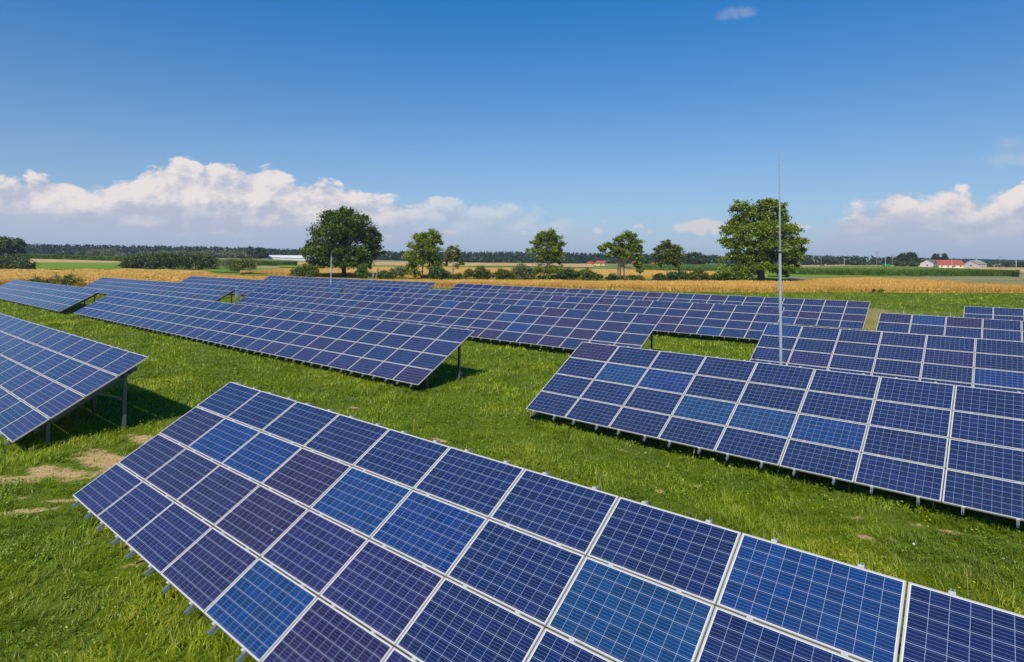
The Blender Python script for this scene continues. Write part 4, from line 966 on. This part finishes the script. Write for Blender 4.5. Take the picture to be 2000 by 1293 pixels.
for px, py, lb in ((757, 519.5, 'round straw bale, the right one of two in the far stubble'), (749, 518, 'round straw bale, the left one of two in the far stubble'), (1588, 518, 'pale straw bale right of the largest tree'), (1612, 519, 'pale straw bale farther right in the golden strip')):
    p = gp(px, py); mb = MB(); mb.tube([(-.7, 0, .75), (.7, 0, .75)], [.8, .8], 14); mb.f.append(list(range(13, -1, -1))); mb.mi.append(0)
    o = mb.build('straw_bale', MT['straw']); o.location = p; o.rotation_euler = (0, 0, .5); tag(o, lb, 'bale', 'straw bales left in the far fields')
def shrub_small(px, py, top, w, lb, m='leaf_bush'): bush(px, py, top, w, m, lb, int(px), 1.3, .14, group='small bushes alone in the fields')
shrub_small(1605, 520, 516, 9, 'small lone bush in the golden strip'); shrub_small(1720, 572, 563, 7, 'dark weed clump at the near edge of the right wheat'); shrub_small(1706, 572, 564, 5, 'narrow weed left of the dark weed clump', 'leaf_lime')

# ------------------------------------------------------------------ wire fence round the site
def fence(pts, H, label, post_rows=True):
    P = [Vector((a, b, float(terrain(a, b)))) for a, b in pts]
    r = empty('wire_fence', P[0], label, 'fence'); o = P[0]
    for q in P:
        mb = MB(); a = q - o; mb.tube([a + Vector((0, 0, -.2)), a + Vector((0, 0, H))], [.03, .03], 6); mb.build('post', MT['cable'], r)
    mb = MB()
    for i in range(len(P) - 1):
        for k in range(9):
            z = .08 + (H - .12) * k / 8; mb.bar(P[i] - o + Vector((0, 0, z)), P[i + 1] - o + Vector((0, 0, z)), .006, .006)
        for k in range(12):
            b = P[i].lerp(P[i + 1], k / 12) - o; mb.bar(b + Vector((0, 0, .08)), b + Vector((0, 0, H - .04)), .004, .004, 0, Vector((1, 0, 0)))
    mb.build('wires', MT['cable'], r)
def along(a, b, d):
    a, b = np.array(a, float), np.array(b, float); n = int(np.hypot(*(b - a)) / d) + 1
    return [tuple(a + (b - a) * k / (n - 1)) for k in range(n)]
fence(along((58.0, 25.4), (-13.5, 93.0), 3.1), 1.55, 'pale wire fence running behind the rearmost solar tables')
fence(along((-66, 88), (-84, 78), 3.1), 1.5, 'short stretch of wire fence beyond the pale left edge table')

# ------------------------------------------------------------------ grass
def grass_blades(name, label, n_bands, m, kind='stuff'):
    V, FL, SZ, TN = [], [], [], []; base = 0
    r = np.random.default_rng(11)
    for (d0, d1, dens, h0, h1, w, seg) in n_bands:
        area = 0.885 * 1.08 * (d1 ** 2 - d0 ** 2); n = int(area * dens)
        y = np.sqrt(r.uniform(d0 ** 2, d1 ** 2, n)); x = r.uniform(-.93, .93, n) * y + 0.0
        # tussocks: pull most blades toward clump centres
        cs = 0.32 + 0.004 * y
        cx = (np.floor(x / cs) + .5) * cs; cyy = (np.floor(y / cs) + .5) * cs
        hsh = np.sin(cx * 127.1 + cyy * 311.7) * 43758.5; jx = (hsh - np.floor(hsh)) - .5; hs2 = np.sin(cx * 269.5 + cyy * 183.3) * 28001.8; jy = (hs2 - np.floor(hs2)) - .5
        pull = r.uniform(0, .55, n); x = x + (cx + jx * cs - x) * pull; y = y + (cyy + jy * cs - y) * pull
        bare = bare_mask(x, y) + (smooth_noise(x, y, .5, 5) - .5) * 1.1 + (smooth_noise(x, y, .17, 6) - .5) * .7
        big = smooth_noise(x, y, 1.7, 9); mid = smooth_noise(x, y, .55, 10)
        keep = (bare < .42) | (r.random(n) < .30)
        keep &= (mid * .6 + big * .4) > r.uniform(0, .42, n)
        wx = (y < 114 + 3 * big)
        keep &= wx
        x, y, big, mid, bare = x[keep], y[keep], big[keep], mid[keep], bare[keep]; n = len(x)
        z = terrain(x, y) - .02
        h = r.uniform(h0, h1, n) * (.45 + .9 * big * .6 + .75 * mid * .6) * np.clip(1.1 - bare, .45, 1)
        fld = smooth_noise(x, y, .8, 12) * 6.28 * 1.5 + 1.0
        an = fld + r.normal(0, 1.1, n); lean = np.clip(r.normal(.75, .35, n) * (.6 + .8 * mid), .05, 1.6)
        dx, dy = np.cos(an), np.sin(an)
        f2 = an + math.pi / 2 + r.normal(0, .5, n); wxx, wyy = np.cos(f2), np.sin(f2)
        ww = w * r.uniform(.6, 1.4, n)
        rows = []
        for i in range(seg + 1):
            t = i / seg; o = lean * h * t * t * .9; zz = h * (t - .38 * np.clip(lean, 0, 1.2) * t * t)
            px, pyy, pz = x + dx * o, y + dy * o, z + zz
            if i < seg:
                k = ww * (1 - t * .55) * .5
                rows.append(np.stack([px - wxx * k, pyy - wyy * k, pz], -1)); rows.append(np.stack([px + wxx * k, pyy + wyy * k, pz], -1))
            else: rows.append(np.stack([px, pyy, pz], -1))
        nv = 2 * seg + 1
        V.append(np.stack(rows, 1).reshape(-1, 3))
        b = base + np.arange(n) * nv
        quads = [np.stack([b + 2 * i, b + 2 * i + 1, b + 2 * i + 3, b + 2 * i + 2], -1) for i in range(seg - 1)]
        tri = np.stack([b + 2 * seg - 2, b + 2 * seg - 1, b + 2 * seg], -1)
        for q in quads: FL.append(q.ravel()); SZ.append(np.full(n, 4))
        FL.append(tri.ravel()); SZ.append(np.full(n, 3))
        tn = np.clip(r.normal(.42, .20, n) + (big - .5) * .45 + (mid - .5) * .25, 0, 1)
        for _ in range(seg): TN.append(tn)
        base += n * nv
    me = mesh_np(name, np.concatenate(V), np.concatenate(FL), np.concatenate(SZ), [m], attr=np.concatenate(TN))
    tag(link(name, me), label, None, None, kind)
    print('grass verts', base)
grass_blades('grass', 'lush green meadow grass round the solar tables', [(7.2, 13, 720, .12, .29, .013, 3), (13, 20, 330, .12, .29, .019, 2), (20, 32, 120, .12, .30, .030, 2), (32, 55, 36, .14, .30, .055, 2), (55, 118, 8, .18, .38, .11, 1)], MT['grass'])
def herbs():
    """broad-leaved herbs and clover growing between the blades"""
    r = np.random.default_rng(15); C, S, T = [], [], []
    for d0, d1, dens, sz in ((7.2, 14, 300, .019), (14, 24, 110, .030), (24, 40, 26, .05)):
        n = int(.885 * 1.08 * (d1 ** 2 - d0 ** 2) * dens)
        y = np.sqrt(r.uniform(d0 ** 2, d1 ** 2, n)); x = r.uniform(-.93, .93, n) * y
        a = smooth_noise(x, y, .45, 41) * .6 + smooth_noise(x, y, 1.9, 42) * .4
        k = (a > r.uniform(.40, .66, n)) & (bare_mask(x, y) < .5); x, y, a = x[k], y[k], a[k]; n = len(x)
        z = terrain(x, y) + r.uniform(.04, .17, n) * (.6 + .8 * a)
        C.append(np.stack([x, y, z], -1)); S.append(np.full(n, sz) * r.uniform(.7, 1.5, n)); T.append(np.clip(r.normal(.5, .2, n), 0, 1))
    C, S, T = map(np.concatenate, (C, S, T))
    tag(link('herbs', leaf_mesh('herbs', C, S, T, [MT['herb']], r, up=.9)), 'broad-leaved herbs and clover growing through the meadow grass', None, None, 'stuff')
MT['herb'] = foliage('herb_leaves', (0.065, 0.135, 0.004), (0.25, 0.37, 0.014), 0.6, .3)
herbs()
def tan_grass():
    """tall dried grass by the fence where the rows leave a gap"""
    r = np.random.default_rng(19); n = 3800
    a, b = gp(1700, 650)[:2], gp(1712, 612)[:2]
    t = r.random(n); p = a + (b - a) * t[:, None] + r.normal(0, .9, (n, 2))
    x, y = p[:, 0], p[:, 1]; z = terrain(x, y); h = r.uniform(.35, .7, n); w = .03
    lx, ly = r.normal(0, .15, n), r.normal(0, .15, n)
    v = np.stack([np.stack([x - w, y, z], -1), np.stack([x + w, y, z], -1), np.stack([x + lx, y + ly, z + h], -1)], 1).reshape(-1, 3)
    me = mesh_np('dried_grass', v, np.arange(3 * n), np.full(n, 3), [MT['tan']], attr=np.clip(r.normal(.5, .25, n), 0, 1))
    tag(link('dried_grass', me), 'tan dried grass in the gap beside the wire fence', None, None, 'stuff')
MT['tan'] = foliage('tan_grass', (0.22, 0.21, 0.05), (0.46, 0.36, 0.13), 0.5, .25)
tan_grass()
def scatter_stalks():
    """dry seed stalks standing in the meadow and under table edges"""
    r = np.random.default_rng(5); n = 420
    y = np.sqrt(r.uniform(7.5 ** 2, 34 ** 2, n)); x = r.uniform(-.93, .93, n) * y
    k = smooth_noise(x, y, 1.1, 31) > .60; x, y = x[k], y[k]; n = len(x); z = terrain(x, y)
    V, S = [], []
    h = r.uniform(.2, .34, n); lx, ly = r.normal(0, .1, n), r.normal(0, .1, n); w = .0035
    a = np.stack([x - w, y, z], -1); b = np.stack([x + w, y, z], -1); c = np.stack([x + lx + w, y + ly, z + h], -1); d = np.stack([x + lx - w, y + ly, z + h], -1)
    e = np.stack([x + lx - .012, y + ly, z + h], -1); f = np.stack([x + lx + .012, y + ly, z + h], -1); g_ = np.stack([x + lx * 1.4, y + ly * 1.4, z + h + .12], -1)
    v = np.stack([a, b, c, d, e, f, g_], 1).reshape(-1, 3); bb = np.arange(n) * 7
    fl = np.concatenate([np.stack([bb, bb + 1, bb + 2, bb + 3], -1).ravel(), np.stack([bb + 4, bb + 5, bb + 6], -1).ravel()])
    me = mesh_np('dry_stalks', v, fl, np.concatenate([np.full(n, 4), np.full(n, 3)]), [MT['dry']], attr=r.random(2 * n))
    tag(link('dry_stalks', me), 'dry seed stalks scattered through the meadow grass', None, None, 'stuff')
scatter_stalks()
def flowers():
    r = np.random.default_rng(8); C = []
    for px, py, n in [(1608, 995, 4), (1620, 1005, 4), (1634, 1072, 3), (1860, 1044, 3), (1824, 1030, 3), (1850, 1152, 2), (1480, 988, 3), (1475, 920, 2), (170, 1062, 2), (275, 1122, 2), (1050, 880, 2), (1120, 840, 2), (1850, 1000, 1), (1350, 955, 2)]:
        p = gp(px, py)
        for _ in range(n): C.append(p + [r.normal(0, .22), r.normal(0, .22), r.uniform(.12, .2)])
    mb = MB()
    for c in C:
        for k in range(6):
            a = k * math.pi / 3; mb.add([c, c + np.array([math.cos(a - .4) * .017, math.sin(a - .4) * .017, .006]), c + np.array([math.cos(a) * .022, math.sin(a) * .022, .004]), c + np.array([math.cos(a + .4) * .017, math.sin(a + .4) * .017, .006])], [(0, 1, 2, 3)])
    o = mb.build('yellow_flowers', MT['flower']); tag(o, 'tiny yellow flowers dotted through the grass', None, None, 'stuff')
flowers()

def weed_plant(px, py, top, label, seed, yellow=False):
    p = gp(px, py); r = np.random.default_rng(seed); H = hgt(p, top); root = empty('weed', p, label, 'weed', 'tall weeds growing under the table edges')
    mb = MB(); tips = []
    for _ in range(4):
        e = Vector((r.normal(0, .12) * H, r.normal(0, .12) * H, H * r.uniform(.7, 1.0))); mb.tube([(0, 0, -.03), (e.x * .4, e.y * .4, e.z * .5), e], [.007, .005, .003], 5); tips.append(e)
    mb.build('stem', MT['herb'], root)
    C = np.concatenate([np.array(e) * r.uniform(.25, 1.0, (26, 1)) + r.normal(0, .05 * H, (26, 3)) for e in tips]); C[:, 2] = np.maximum(C[:, 2], .02)
    link('foliage', leaf_mesh('foliage', C, .035, np.clip(r.normal(.5, .2, len(C)), 0, 1), [MT['herb']], r, up=.8), root)
weed_plant(1347, 893, 860, 'tall green weed rising against the lower edge of the right table', 61)
weed_plant(1542, 935, 917, 'small leafy weed in the dark strip under the right table', 62)
weed_plant(1683, 972, 955, 'small weed under the right table, nearer its right end', 63)
weed_plant(1852, 1005, 985, 'weed under the right table close to the right edge of the photo', 64)
def white_scrap():
    p = gp(1785, 1074); mb = MB(); r = np.random.default_rng(3); pts = []
    for i in range(5):
        z = (i / 4) * .04; rad = .026 * math.sin(math.pi * (i + .6) / 5.2); pts.append((z, rad))
    mb.tube([(r.normal(0, .004), r.normal(0, .004), z + .09) for z, _ in pts], [q for _, q in pts], 9)
    o = mb.build('stone', MT['white_roof'], None, True); o.location = p; tag(o, 'small white stone lying in the grass at the lower right', 'stone')
white_scrap()

# ------------------------------------------------------------------ air
def haze():
    mb = MB(); mb.box(-2600, 2600, -60, 2600, -9, 40)
    m = bpy.data.materials.new('haze'); m.use_nodes = True; t = NT(m.node_tree)
    v = t.n('ShaderNodeVolumePrincipled'); v.inputs['Color'].default_value = (0.72, 0.82, 1.0, 1); v.inputs['Density'].default_value = 0.00013
    v.inputs['Anisotropy'].default_value = 0.2
    out = t.n('ShaderNodeOutputMaterial'); t.t.links.new(v.outputs[0], out.inputs['Volume'])
    o = mb.build('haze', m); tag(o, 'thin summer haze over the fields', None, None, 'stuff')
HAZE = True
if HAZE: haze()
